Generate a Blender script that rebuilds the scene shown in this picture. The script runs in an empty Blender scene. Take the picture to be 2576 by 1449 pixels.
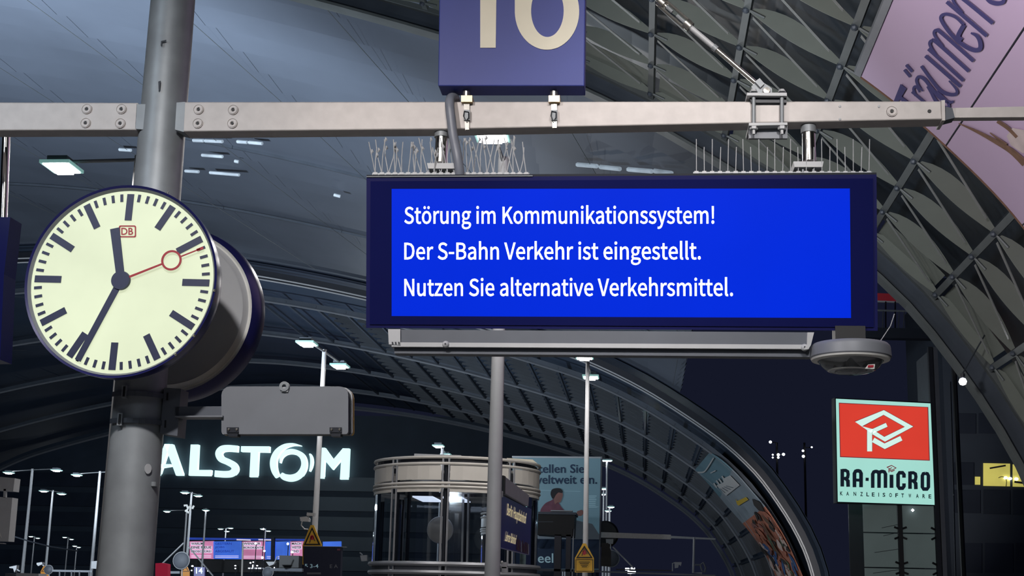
import bpy, bmesh, math, random, json
from mathutils import Vector, Matrix
from mathutils.geometry import tessellate_polygon
random.seed(7)
C = bpy.context.scene.collection
sc = bpy.context.scene
V = Vector

# ------------------------------------------------------------------ camera, world, lights, exposure
FPX = 3493.02
TH, PS, RH = (math.radians(a) for a in (12.5916, 5.5309, 1.3976))
EYE = V((0, 0, 1.6))
FW = V((-math.sin(PS) * math.cos(TH), math.cos(PS) * math.cos(TH), math.sin(TH)))
R0 = V((math.cos(PS), math.sin(PS), 0)); U0 = R0.cross(FW)
RT = math.cos(RH) * R0 + math.sin(RH) * U0
UP = math.cos(RH) * U0 - math.sin(RH) * R0
cd = bpy.data.cameras.new('camera'); cam = bpy.data.objects.new('camera', cd); C.objects.link(cam)
cam.matrix_world = Matrix(((RT.x, UP.x, -FW.x, EYE.x), (RT.y, UP.y, -FW.y, EYE.y), (RT.z, UP.z, -FW.z, EYE.z), (0, 0, 0, 1)))
cd.sensor_width = 36; cd.lens = FPX * 36 / 2576; cd.clip_end = 900
sc.camera = cam

def lin(r, g, b):
    return tuple(((c / 255) / 12.92 if c / 255 < .04045 else ((c / 255 + .055) / 1.055) ** 2.4) for c in (r, g, b))
w = bpy.data.worlds.new('night'); sc.world = w; w.use_nodes = True
w.node_tree.nodes['Background'].inputs[0].default_value = (*lin(20, 23, 38), 1)
w.node_tree.nodes['Background'].inputs[1].default_value = 1.0

def light(kind, loc, power, color=(1, 1, 1), size=.4, target=None, spread=None, name='lamp_or_fill'):
    ld = bpy.data.lights.new(name, kind); ld.energy = power; ld.color = color
    if kind == 'AREA':
        ld.shape = 'DISK'; ld.size = size
        if spread: ld.spread = math.radians(spread)
    else: ld.shadow_soft_size = size
    if kind == 'SPOT': ld.spot_size = math.radians(spread or 60); ld.spot_blend = .6
    o = bpy.data.objects.new(name, ld); C.objects.link(o); o.location = loc
    if target is not None:
        o.rotation_euler = (V(target) - V(loc)).to_track_quat('-Z', 'Y').to_euler()
    return o
WARM = (1, .955, .925); COOL = (.79, .90, 1)
# platform lamp just out of the frame, then unseen fills added along the beam
light('AREA', (-2.0, 3.1, 4.95), 210, WARM, .22)
light('SPOT', (1.0, 2.2, 5.4), 420, WARM, .2, (1.05, 6.5, 3.6), 48)
light('SPOT', (-.4, 2.6, 5.4), 190, (1, .90, .84), .2, (-.45, 6.5, 4.0), 40)
light('SPOT', (-5.2, 2.5, 5.4), 260, COOL, .2, (-3.6, 6.5, 4.0), 44)
light('POINT', (-.5, -4.0, 6.0), 130, COOL, .25)
# unseen fills added to brighten roof, vaults, platforms and office, plus the banner flood
light('SPOT', (-17, 22, 4), 18500, COOL, .5, (-17, 36, 15), 110)
light('SPOT', (-8, 22, 4), 2000, COOL, .5, (-8, 30, 13), 100)
light('SPOT', (-2, 9, 5.0), 1500, WARM, .4, (6, 19, 8.5), 75)
light('SPOT', (0, 6.5, 6), 1100, (1, .88, .98), .4, (7, 14, 8), 60)
light('SPOT', (-2, 14, 5.5), 700, COOL, .4, (0, 21, 11), 90)
light('SPOT', (-4, 47, 4), 260, COOL, .5, (5, 66, 8), 90)
light('SPOT', (4.0, 47, 2.5), 2300, WARM, .3, (8.0, 58.5, 6), 50)
light('SPOT', (-20, 50, 5), 1200, COOL, .5, (-20, 70, 14), 110)
light('POINT', (-3, 27, 6), 90, WARM, .25)
light('POINT', (-1, 19, 5.8), 130, WARM, .25)
light('SPOT', (-60, 120, 25), 17000, (.62, .85, 1), 2, (-50, 200, 15), 100)
light('POINT', (-14, 66, 6), 1500, COOL, .3)
light('POINT', (-8, 44, 6), 300, WARM, .3)
sc.view_settings.view_transform = 'Standard'; sc.view_settings.look = 'None'
sc.view_settings.exposure = 0; sc.view_settings.gamma = 1; sc.view_settings.use_curve_mapping = False

# ------------------------------------------------------------------ helpers
def ray(px, py):
    return RT * ((px - 1288) / FPX) - UP * ((py - 724.5) / FPX) + FW
def P(px, py, Y):
    d = ray(px, py); return EYE + d * (Y / d.y)
def ONP(px, py, pt, n):
    d = ray(px, py); return EYE + d * ((pt - EYE).dot(n) / d.dot(n))
def onY(Y): return lambda x, y: P(x, y, Y)

def noise_mat(name, col, rough=.6, metal=0, var=.12, scale=8, bump=.0, emit=None, estr=0, spec=None, alpha=None, sampling=None):
    m = bpy.data.materials.new(name); m.use_nodes = True; nt = m.node_tree
    b = nt.nodes['Principled BSDF']
    b.inputs['Roughness'].default_value = rough; b.inputs['Metallic'].default_value = metal
    if spec is not None: b.inputs['Specular IOR Level'].default_value = spec
    tc = nt.nodes.new('ShaderNodeTexCoord'); nz = nt.nodes.new('ShaderNodeTexNoise')
    nz.inputs['Scale'].default_value = scale; nz.inputs['Detail'].default_value = 6
    nt.links.new(tc.outputs['Object'], nz.inputs['Vector'])
    mr = nt.nodes.new('ShaderNodeMapRange'); mr.inputs[1].default_value = .3; mr.inputs[2].default_value = .7
    mr.inputs[3].default_value = 1 - var; mr.inputs[4].default_value = 1 + var
    nt.links.new(nz.outputs['Fac'], mr.inputs[0])
    mx = nt.nodes.new('ShaderNodeVectorMath'); mx.operation = 'SCALE'
    mx.inputs[0].default_value = lin(*col); nt.links.new(mr.outputs[0], mx.inputs['Scale'])
    nt.links.new(mx.outputs[0], b.inputs['Base Color'])
    if emit:
        me = nt.nodes.new('ShaderNodeVectorMath'); me.operation = 'SCALE'
        me.inputs[0].default_value = lin(*emit); nt.links.new(mr.outputs[0], me.inputs['Scale'])
        nt.links.new(me.outputs[0], b.inputs['Emission Color']); b.inputs['Emission Strength'].default_value = estr
    if bump:
        bp = nt.nodes.new('ShaderNodeBump'); bp.inputs['Strength'].default_value = bump; bp.inputs['Distance'].default_value = .01
        nt.links.new(nz.outputs['Fac'], bp.inputs['Height']); nt.links.new(bp.outputs[0], b.inputs['Normal'])
    if alpha is not None: b.inputs['Alpha'].default_value = alpha
    if sampling: m.cycles.emission_sampling = sampling
    return m
M = {}
def mt(k, *a, **kw): M[k] = noise_mat(k, *a, **kw)
mt('beam', (196, 190, 188), .5, .15, .07, 14, .15)
mt('steel', (148, 153, 158), .5, .25, .13, 7, .15)
mt('bright_steel', (215, 212, 205), .22, .9, .08, 30)
mt('chrome', (225, 222, 215), .18, 1, .04, 10)
mt('brass', (215, 190, 150), .35, .7, .08, 30)
mt('grey', (128, 132, 140), .5, .1, .05, 6)
mt('lightgrey', (190, 192, 196), .5, .05, .04, 6)
mt('midgrey', (95, 100, 110), .55, .1, .06, 6)
mt('dark', (34, 38, 48), .45, .1, .08, 6)
mt('black', (20, 21, 26), .5, 0, .1, 6)
mt('navy', (34, 36, 92), .28, .1, .04, 3)
mt('signblue', (54, 68, 150), .5, 0, .08, 2.5)
mt('bezel', (24, 28, 84), .12, 0, .05, 2)
mt('cream', (236, 230, 210), .5, 0, .03, 8)
mt('hose', (128, 133, 146), .4, 0, .08, 20)
mt('white', (225, 225, 222), .6, 0, .05, 10)
mt('screen', (0, 10, 80), .3, 0, .03, 2, emit=(0, 42, 214), estr=1.0, spec=.2)
mt('screentext', (255, 255, 255), .5, 0, 0, 2, emit=(250, 252, 255), estr=1.05)
mt('dial', (120, 124, 112), .5, 0, .07, 2.2, emit=(228, 238, 202), estr=.82)
mt('ink', (46, 52, 82), .5, 0, .08, 30)
mt('red', (158, 40, 54), .5, 0, .05, 20, emit=(150, 35, 45), estr=.12)
mt('lamp', (255, 255, 255), .5, 0, 0, 1, emit=(255, 255, 255), estr=12, sampling='NONE')
mt('lampsmall', (255, 255, 255), .5, 0, 0, 1, emit=(240, 246, 255), estr=5, sampling='NONE')
mt('lampdim', (255, 255, 255), .5, 0, 0, 1, emit=(225, 235, 255), estr=1.2, sampling='NONE')
mt('glassglint', (180, 190, 200), .5, 0, .3, 1.5, emit=(150, 165, 178), estr=.6, sampling='NONE')  # glow of reflections in the roof glass, put into the material
mt('lamprim', (150, 190, 185), .4, 0, .05, 20, emit=(120, 170, 165), estr=.6, sampling='NONE')
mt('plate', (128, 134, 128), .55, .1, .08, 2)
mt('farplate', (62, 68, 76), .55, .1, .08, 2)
mt('rib', (104, 110, 112), .5, .2, .10, 3)
mt('ribdark', (78, 86, 98), .5, .2, .12, 2)
mt('rod', (185, 188, 188), .4, .5, .05, 5)
mt('glass', (36, 44, 54), .35, 0, .18, .4, spec=.3)
mt('roofglass', (92, 100, 114), .5, 0, .14, .25, spec=.3)
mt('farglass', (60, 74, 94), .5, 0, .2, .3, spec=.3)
mt('banner', (196, 174, 204), .7, 0, .03, .6)
mt('bannerink', (66, 62, 118), .7, 0, .04, 3)
mt('brown', (120, 90, 72), .7, 0, .2, 9)
mt('feather', (205, 190, 190), .7, 0, .12, 6)
mt('letters', (230, 250, 250), .5, 0, .0, 1, emit=(206, 248, 246), estr=1.25)
mt('mint', (160, 210, 200), .5, 0, .03, 1, emit=(158, 214, 202), estr=.95, sampling='NONE')
mt('mintlight', (215, 240, 232), .5, 0, .0, 1, emit=(205, 236, 226), estr=.95, sampling='NONE')
mt('adred', (200, 50, 40), .5, 0, .03, 1, emit=(212, 62, 48), estr=.95, sampling='NONE')
mt('adink', (20, 30, 40), .5, 0, .0, 1, emit=(22, 32, 46), estr=.6, sampling='NONE')
mt('adteal', (90, 150, 150), .5, 0, .0, 1, emit=(88, 146, 142), estr=.9, sampling='NONE')
mt('adedge', (120, 40, 50), .5, 0, 0, 1, emit=(120, 50, 60), estr=.7, sampling='NONE')
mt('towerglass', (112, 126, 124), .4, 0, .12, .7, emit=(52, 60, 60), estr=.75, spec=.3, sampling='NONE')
mt('facade', (58, 66, 78), .6, 0, .15, .3)
mt('facadeband', (48, 54, 66), .4, 0, .15, .5)
mt('litroom', (190, 180, 90), .6, 0, .12, 1.2, emit=(184, 174, 88), estr=.85, sampling='NONE')
mt('dimroom', (50, 56, 66), .4, 0, .1, 1)
mt('liftpanel', (196, 192, 186), .45, .1, .05, 2)
mt('liftframe', (150, 152, 158), .4, .4, .08, 4)
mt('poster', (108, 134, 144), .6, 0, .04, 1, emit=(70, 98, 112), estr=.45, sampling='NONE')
mt('posterink', (24, 52, 84), .6, 0, .04, 1)
mt('postertext', (150, 180, 190), .6, 0, .04, 1, emit=(96, 120, 130), estr=.6, sampling='NONE')
mt('skin', (150, 105, 98), .6, 0, .1, 5)
mt('shirt', (120, 70, 88), .6, 0, .2, 6)
mt('hair', (26, 26, 34), .6, 0, .1, 5)
mt('yellow', (250, 196, 66), .5, 0, .05, 4)
mt('orange', (245, 160, 56), .5, 0, .05, 4)
mt('pink', (190, 120, 150), .5, 0, .25, .5, emit=(186, 118, 156), estr=.9, sampling='NONE')
mt('adblue', (50, 90, 190), .5, 0, .25, .5, emit=(60, 104, 206), estr=.9, sampling='NONE')
mt('adpale', (225, 215, 230), .5, 0, .1, 1, emit=(214, 204, 226), estr=.9, sampling='NONE')
mt('adnavy', (30, 50, 120), .5, 0, .1, 1, emit=(34, 60, 150), estr=.9, sampling='NONE')
mt('infoblue', (28, 34, 58), .4, 0, .05, 1)
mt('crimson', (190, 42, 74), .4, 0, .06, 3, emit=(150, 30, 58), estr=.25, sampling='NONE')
mt('teal', (112, 146, 160), .6, 0, .10, .6)
mt('posterpale', (150, 162, 172), .6, 0, .10, .6)
mt('crowd', (190, 120, 96), .7, 0, .35, 2.2)
mt('crowdpale', (222, 196, 186), .7, 0, .2, 2)
mt('crowdblue', (66, 104, 160), .7, 0, .2, 2)
mt('crowddark', (62, 58, 56), .7, 0, .3, 2)
mt('crowdgreen', (92, 112, 90), .7, 0, .2, 2)
mt('paper', (205, 205, 205), .7, 0, .05, 3)
mt('yellowprint', (214, 180, 60), .7, 0, .05, 3)
mt('floor', (120, 120, 118), .8, 0, .1, 1)
mt('namecream', (230, 215, 170), .5, 0, .05, 3, emit=(220, 205, 160), estr=.6, sampling='NONE')
mt('nameblue', (58, 52, 150), .35, 0, .15, 1)
mt('cable', (70, 76, 86), .5, .2, .1, 3)
def clear_mat(name, tint, mixf):
    m = bpy.data.materials.new(name); m.use_nodes = True; nt = m.node_tree; nt.nodes.remove(nt.nodes['Principled BSDF'])
    out = nt.nodes['Material Output']; tr = nt.nodes.new('ShaderNodeBsdfTransparent'); gl = nt.nodes.new('ShaderNodeBsdfGlossy')
    tr.inputs[0].default_value = (*tint, 1); gl.inputs['Roughness'].default_value = .05; gl.inputs[0].default_value = (.8, .85, .9, 1)
    mx = nt.nodes.new('ShaderNodeMixShader'); fr = nt.nodes.new('ShaderNodeFresnel'); fr.inputs[0].default_value = 1.45
    ad = nt.nodes.new('ShaderNodeMath'); ad.operation = 'ADD'; ad.inputs[1].default_value = mixf
    nt.links.new(fr.outputs[0], ad.inputs[0]); nt.links.new(ad.outputs[0], mx.inputs[0])
    nt.links.new(tr.outputs[0], mx.inputs[1]); nt.links.new(gl.outputs[0], mx.inputs[2]); nt.links.new(mx.outputs[0], out.inputs[0])
    M[name] = m
clear_mat('clear', (.72, .76, .8), .06)
clear_mat('dome', (.82, .84, .88), .10)

def wpos(o):
    p = V((0, 0, 0))
    while o is not None: p += o.location; o = o.parent
    return p

class MB:
    def __init__(s): s.v = []; s.f = []; s.sm = False
    def quad(s, *p):
        n = len(s.v); s.v += [V(q) for q in p]; s.f.append(tuple(range(n, n + len(p)))); return s
    def box(s, a, b):
        a, b = V(a), V(b); c = (a + b) / 2; h = (b - a) / 2
        return s.obox(c, V((h.x, 0, 0)), V((0, h.y, 0)), V((0, 0, h.z)))
    def obox(s, c, ax, ay, az):
        n = len(s.v); c = V(c)
        for i in (-1, 1):
            for j in (-1, 1):
                for k in (-1, 1): s.v.append(c + ax * i + ay * j + az * k)
        for q in ((0, 1, 3, 2), (4, 6, 7, 5), (0, 4, 5, 1), (2, 3, 7, 6), (0, 2, 6, 4), (1, 5, 7, 3)): s.f.append(tuple(n + i for i in q))
        return s
    def hexa(s, p, d):          # quad p (4 pts) extruded by vector d
        n = len(s.v); s.v += [V(q) for q in p] + [V(q) + V(d) for q in p]; k = len(p)
        s.f.append(tuple(range(n, n + k))); s.f.append(tuple(range(n + 2 * k - 1, n + k - 1, -1)))
        for i in range(k): s.f.append((n + i, n + k + i, n + k + (i + 1) % k, n + (i + 1) % k))
        return s
    def cyl(s, a, b, r0, r1=None, n=16, caps=True):
        a, b = V(a), V(b); r1 = r0 if r1 is None else r1; z = (b - a).normalized()
        x = z.orthogonal().normalized(); y = z.cross(x); k = len(s.v)
        for p, r in ((a, r0), (b, r1)):
            for i in range(n):
                t = 2 * math.pi * i / n; s.v.append(p + x * r * math.cos(t) + y * r * math.sin(t))
        for i in range(n): s.f.append((k + i, k + (i + 1) % n, k + n + (i + 1) % n, k + n + i))
        if caps: s.f.append(tuple(range(k + n - 1, k - 1, -1))); s.f.append(tuple(range(k + n, k + 2 * n)))
        return s
    def tube(s, pts, r, n=8, closed=False, radii=None):
        pts = [V(p) for p in pts]; m = len(pts); k = len(s.v); prev = None
        for i, p in enumerate(pts):
            a = pts[(i - 1) % m] if closed or i > 0 else p; b = pts[(i + 1) % m] if closed or i < m - 1 else p
            z = (b - a).normalized()
            x = z.orthogonal().normalized() if prev is None else (prev - z * prev.dot(z)).normalized()
            prev = x; y = z.cross(x); rr = radii[i] if radii else r
            for j in range(n):
                t = 2 * math.pi * j / n; s.v.append(p + x * rr * math.cos(t) + y * rr * math.sin(t))
        for i in range(m if closed else m - 1):
            q = (i + 1) % m
            for j in range(n): s.f.append((k + i * n + j, k + i * n + (j + 1) % n, k + q * n + (j + 1) % n, k + q * n + j))
        if not closed: s.f.append(tuple(range(k + n - 1, k - 1, -1))); s.f.append(tuple(range(k + (m - 1) * n, k + m * n)))
        return s
    def lathe(s, c, prof, axis='z', n=48):      # prof: (radius, height)
        c = V(c); k = len(s.v); m = len(prof)
        for r, h in prof:
            for j in range(n):
                t = 2 * math.pi * j / n; a, b = r * math.cos(t), r * math.sin(t)
                s.v.append(c + (V((a, b, h)) if axis == 'z' else V((a, h, b))))
        for i in range(m - 1):
            for j in range(n):
                q = (k + i * n + j, k + i * n + (j + 1) % n, k + (i + 1) * n + (j + 1) % n, k + (i + 1) * n + j)
                s.f.append(q if axis == 'z' else q[::-1])
        return s
    def poly(s, loops, d=None):     # planar loops of 3D points, filled; d = extrusion vector
        loops = [[V(p) for p in l] for l in loops]; flat = [p for l in loops for p in l]
        tri = tessellate_polygon(loops); n = len(s.v); s.v += flat
        for t in tri: s.f.append(tuple(n + i for i in t))
        if d is not None:
            m = len(s.v); s.v += [p + V(d) for p in flat]
            for t in tri: s.f.append(tuple(m + i for i in t[::-1]))
            o = 0
            for l in loops:
                k = len(l)
                for i in range(k): s.f.append((n + o + i, n + o + (i + 1) % k, m + o + (i + 1) % k, m + o + i))
                o += k
        return s
    def build(s, name, mat, parent=None, smooth=False, **props):
        off = wpos(parent) if parent else V((0, 0, 0))
        me = bpy.data.meshes.new(name); me.from_pydata([tuple(p - off) for p in s.v], [], s.f); me.update()
        bm = bmesh.new(); bm.from_mesh(me); bmesh.ops.recalc_face_normals(bm, faces=bm.faces); bm.to_mesh(me); bm.free()
        if smooth:
            me.polygons.foreach_set('use_smooth', [True] * len(me.polygons))
            try: me.set_sharp_from_angle(angle=math.radians(40))
            except Exception: pass
        me.materials.append(M[mat] if isinstance(mat, str) else mat)
        o = bpy.data.objects.new(name, me); C.objects.link(o); o.parent = parent
        for k, v in props.items(): o[k] = v
        return o
def thing(name, label, cat, loc=(0, 0, 0), group=None):
    o = bpy.data.objects.new(name, None); C.objects.link(o); o.location = loc; o.empty_display_size = .1
    o['label'] = label; o['category'] = cat
    if group: o['group'] = group
    return o
def tag(o, label, cat, group=None):
    o['label'] = label; o['category'] = cat
    if group: o['group'] = group
    return o
def copy_tree(o, parent=None):
    kids = [k for k in o.children]
    c = o.copy(); C.objects.link(c); c.parent = parent
    for k in kids: copy_tree(k, c)
    return c
def rebase(o, label, loc):
    c = copy_tree(o); c.location = loc; c['label'] = label; return c

def ribbon2(pts, w):    # 2D centre line -> outline polygon with width w (number or list)
    pts = [V((p[0], p[1])) for p in pts]; n = len(pts); L = []; R = []
    for i, p in enumerate(pts):
        a = pts[max(i - 1, 0)]; b = pts[min(i + 1, n - 1)]; t = (b - a).normalized(); q = V((-t.y, t.x))
        ww = (w[i] if isinstance(w, (list, tuple)) else w) / 2
        if 0 < i < n - 1:
            t0 = (p - a).normalized(); t1 = (b - p).normalized(); c = max(.5, math.sqrt(max(0, (1 + t0.dot(t1)) / 2))); ww /= c
        L.append(p + q * ww); R.append(p - q * ww)
    return L, R
def smooth2(pts, k=6):
    out = []; n = len(pts)
    for i in range(n - 1):
        p0 = V(pts[max(i - 1, 0)]); p1 = V(pts[i]); p2 = V(pts[i + 1]); p3 = V(pts[min(i + 2, n - 1)])
        for j in range(k):
            t = j / k
            out.append(.5 * ((2 * p1) + (p2 - p0) * t + (2 * p0 - 5 * p1 + 4 * p2 - p3) * t * t + (3 * p1 - p0 - 3 * p2 + p3) * t ** 3))
    out.append(V(pts[-1])); return out
def stroke(mb, fn, pts, w, d=None, k=6, curved=True):
    if curved and len(pts) > 2:
        if isinstance(w, (list, tuple)):
            q = smooth2([(p[0], p[1], ww) for p, ww in zip(pts, w)], k); pts = [(a.x, a.y) for a in q]; w = [a.z for a in q]
        else: pts = [(a.x, a.y) for a in smooth2(pts, k)]
    L, R = ribbon2(pts, w)
    L = [fn(p.x, p.y) for p in L]; R = [fn(p.x, p.y) for p in R]
    n = len(mb.v); m = len(L); D = V(d) if d is not None else None
    mb.v += L + R
    for i in range(m - 1): mb.f.append((n + i, n + i + 1, n + m + i + 1, n + m + i))
    if D is not None:
        mb.v += [p + D for p in L] + [p + D for p in R]; k2 = n + 2 * m
        for i in range(m - 1):
            mb.f.append((k2 + i, k2 + m + i, k2 + m + i + 1, k2 + i + 1))
            mb.f.append((n + i, k2 + i, k2 + i + 1, n + i + 1)); mb.f.append((n + m + i, n + m + i + 1, k2 + m + i + 1, k2 + m + i))
        mb.f.append((n, n + m, k2 + m, k2)); mb.f.append((n + m - 1, k2 + m - 1, k2 + 2 * m - 1, n + 2 * m - 1))
    return mb
def disc(mb, fn, cx, cy, rx, ry=None, n=24, d=None, a0=0, a1=360):
    ry = ry or rx
    return mb.poly([[fn(cx + rx * math.cos(math.radians(a0 + (a1 - a0) * i / n)), cy + ry * math.sin(math.radians(a0 + (a1 - a0) * i / n))) for i in range(n)]], d)
def crop(ox, oy, s, fn): return lambda x, y: fn(ox + x / s, oy + y / s)

GL = json.loads(r'''{" ":[78,[]],"!":[113,[[46,77,68,77,72,226,72,262,40,262,41,226],[56,-5,68,-1,76,7,79,20,76,32,68,41,56,44,45,41,36,32,33,20,36,7,45,-1]]],"-":[121,[[16,86,106,86,106,110,16,110]]],".":[97,[[49,-5,60,-1,69,7,72,20,69,32,60,41,49,44,37,41,29,32,26,20,29,7,37,-1]]],"B":[230,[[35,0,117,0,168,8,202,33,214,75,208,105,189,126,162,137,162,138,183,150,195,170,200,194,188,230,157,250,111,257,35,257],[68,148,68,231,107,231,141,227,161,214,168,190,161,167,141,153,106,148],[68,26,68,123,112,123,151,118,174,102,182,76,174,48,150,31,112,26]]],"D":[241,[[35,0,101,0,166,15,206,60,220,129,206,199,166,242,99,257,35,257],[68,27,68,230,97,230,147,219,177,184,187,129,177,74,147,39,97,27]]],"K":[226,[[35,0,68,0,68,81,112,134,189,0,225,0,132,159,213,257,176,257,68,128,68,128,68,257,35,257]]],"N":[253,[[35,0,66,0,66,135,65,162,64,189,62,215,63,215,91,162,185,0,218,0,218,257,187,257,187,123,188,96,189,69,192,42,190,42,162,95,68,257,35,257]]],"S":[209,[[106,-5,153,5,183,31,194,68,187,100,168,122,141,137,104,153,84,162,68,175,62,196,68,215,84,228,110,233,132,230,151,222,168,209,185,230,164,246,139,257,110,261,68,252,39,228,29,193,37,162,57,141,81,127,118,111,140,101,155,87,161,65,154,44,136,29,107,24,81,28,57,39,36,56,17,33,42,13,72,0]]],"V":[201,[[82,0,120,0,201,257,168,257,127,118,119,89,111,62,102,33,101,33,92,62,84,89,76,118,34,257,0,257]]],"a":[197,[[76,-5,99,-1,120,9,139,23,140,23,143,0,169,0,169,117,162,158,141,185,103,195,74,191,49,182,29,170,41,148,58,158,77,165,98,168,122,161,134,144,137,120,71,107,33,84,21,49,28,20,47,2],[85,21,68,24,56,34,51,51,59,73,87,89,137,99,137,46,120,32,103,24]]],"e":[194,[[109,-5,133,-2,154,5,172,15,160,36,146,28,130,23,113,21,81,29,59,52,50,88,178,88,179,93,179,99,179,106,170,153,145,184,103,195,62,183,31,148,18,95,31,41,63,7],[49,110,59,142,79,163,104,169,129,163,146,143,151,110]]],"g":[197,[[96,-88,147,-78,181,-54,193,-22,185,4,163,19,126,23,89,23,69,26,59,33,56,44,57,53,62,61,68,67,77,63,86,61,96,60,131,68,156,91,166,126,164,142,158,155,150,166,189,166,189,190,123,190,115,193,106,194,96,195,61,187,35,163,25,127,29,106,38,89,50,76,50,75,40,66,32,54,29,39,31,26,37,15,46,8,46,6,31,-6,21,-21,18,-37,28,-64,55,-82],[96,82,76,87,61,103,56,127,61,151,76,166,96,172,117,166,131,151,137,127,131,103,116,87],[101,-65,71,-61,52,-50,46,-32,48,-21,54,-10,65,0,74,-2,82,-3,90,-3,123,-3,144,-5,157,-13,161,-27,154,-46,133,-60]]],"h":[213,[[32,0,64,0,64,138,82,154,98,164,116,167,137,162,149,145,152,116,152,0,184,0,184,120,178,161,159,186,126,195,102,191,81,179,63,163,64,202,64,279,32,279]]],"i":[96,[[32,0,64,0,64,190,32,190],[48,229,59,232,67,239,70,251,67,262,59,269,48,271,37,269,30,262,27,251,30,239,37,232]]],"k":[193,[[32,0,64,0,64,50,99,92,155,0,190,0,118,113,181,190,146,190,65,90,64,90,64,279,32,279]]],"l":[99,[[66,-5,74,-4,79,-3,84,-2,80,23,77,22,75,22,73,22,69,23,66,28,64,36,64,279,32,279,32,38,36,15,47,0]]],"m":[324,[[32,0,64,0,64,138,81,154,97,164,112,167,132,162,144,145,147,116,147,0,179,0,179,138,196,154,212,164,227,167,247,162,259,145,263,116,263,0,294,0,294,120,288,161,269,186,237,195,215,190,194,178,174,159,164,178,146,191,121,195,100,191,80,179,62,162,62,162,58,190,32,190]]],"n":[214,[[32,0,64,0,64,138,82,154,98,164,116,167,137,162,149,145,152,116,152,0,184,0,184,120,178,161,159,186,126,195,102,191,81,179,62,162,62,162,58,190,32,190]]],"o":[212,[[106,-5,150,7,182,41,194,95,182,149,150,183,106,195,63,183,31,149,18,95,31,41,63,7],[106,22,77,31,58,57,51,95,58,133,77,159,106,168,135,159,154,133,161,95,154,57,135,31]]],"r":[136,[[32,0,64,0,64,122,79,148,95,162,112,166,119,166,125,165,131,163,137,191,131,193,124,195,116,195,96,190,78,176,62,155,62,155,58,190,32,190]]],"s":[164,[[82,-5,120,3,143,24,151,52,142,80,120,98,93,110,73,118,58,128,52,143,56,156,68,166,88,170,103,168,117,162,131,153,146,173,130,184,110,192,87,195,52,188,29,168,22,141,30,115,51,98,77,86,98,78,114,66,120,50,116,35,104,24,83,20,62,23,44,31,27,43,11,22,31,8,56,-1]]],"t":[132,[[92,-5,104,-4,116,-1,127,2,121,27,114,24,106,22,99,21,82,26,72,38,70,58,70,164,121,164,121,190,70,190,70,244,43,244,40,190,9,188,9,164,38,164,38,59,43,25,60,3]]],"u":[213,[[88,-5,112,0,132,12,151,30,152,30,154,0,181,0,181,190,149,190,149,55,132,37,115,26,97,23,77,28,65,45,62,74,62,190,29,190,29,70,36,29,55,4]]],"v":[182,[[73,0,111,0,178,190,146,190,110,82,105,63,99,44,93,26,91,26,85,44,79,63,74,82,38,190,5,190]]],"y":[182,[[35,-82,68,-73,91,-50,106,-16,178,190,147,190,112,85,107,67,102,49,97,31,95,31,89,49,82,67,76,85,38,190,5,190,81,0,77,-15,67,-36,53,-50,34,-56,29,-55,24,-54,19,-53,13,-78,19,-80,27,-81]]],"z":[166,[[12,0,156,0,156,26,53,26,153,173,153,190,23,190,23,164,112,164,12,17]]],"ö":[212,[[106,-5,150,7,182,41,194,95,182,149,150,183,106,195,63,183,31,149,18,95,31,41,63,7],[106,22,77,31,58,57,51,95,58,133,77,159,106,168,135,159,154,133,161,95,154,57,135,31],[69,230,78,233,85,239,88,249,85,259,78,266,69,269,58,266,52,259,49,249,52,239,58,233],[144,230,154,233,160,239,163,249,160,259,154,266,144,269,134,266,127,259,124,249,127,239,134,233]]]}''')
def fit_text(name, body, BL, BR, TL, mat, parent=None, bold=0, thick=.002, glyph=False, res=3, track=1.0, **props):
    """Lettering as a mesh whose bounding box is laid onto the parallelogram BL, BR, TL."""
    BL, BR, TL = V(BL), V(BR), V(TL); nrm = (BR - BL).cross(TL - BL).normalized()
    if glyph:
        cu = bpy.data.curves.new(name, 'CURVE'); cu.dimensions = '2D'; cu.fill_mode = 'BOTH'; x = 0
        for ch in body:
            adv, loops = GL[ch]
            for l in loops:
                sp = cu.splines.new('POLY'); k = len(l) // 2; sp.points.add(k - 1); sp.use_cyclic_u = True
                for i in range(k): sp.points[i].co = (x + l[2 * i] / 1000, l[2 * i + 1] / 1000, 0, 1)
            x += adv / 1000 * track
    else:
        cu = bpy.data.curves.new(name, 'FONT'); cu.body = body; cu.resolution_u = res; cu.space_character = track; cu.space_line = .85
    cu.offset = bold
    tmp = bpy.data.objects.new('tmp', cu); C.objects.link(tmp); bpy.context.view_layer.update()
    src = tmp.evaluated_get(bpy.context.evaluated_depsgraph_get()).to_mesh()
    vs = [v.co.copy() for v in src.vertices]; fs = [tuple(p.vertices) for p in src.polygons]
    bpy.data.objects.remove(tmp)
    x0 = min(v.x for v in vs); x1 = max(v.x for v in vs); y0 = min(v.y for v in vs); y1 = max(v.y for v in vs)
    off = wpos(parent) if parent else V((0, 0, 0)); pts = []
    for v in vs: pts.append(BL + (BR - BL) * ((v.x - x0) / (x1 - x0)) + (TL - BL) * ((v.y - y0) / (y1 - y0)) + nrm * thick - off)
    me = bpy.data.meshes.new(name); me.from_pydata([tuple(p) for p in pts], [], fs); me.update(); me.materials.append(M[mat])
    o = bpy.data.objects.new(name, me); C.objects.link(o); o.parent = parent
    for k, v in props.items(): o[k] = v
    return o

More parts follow.
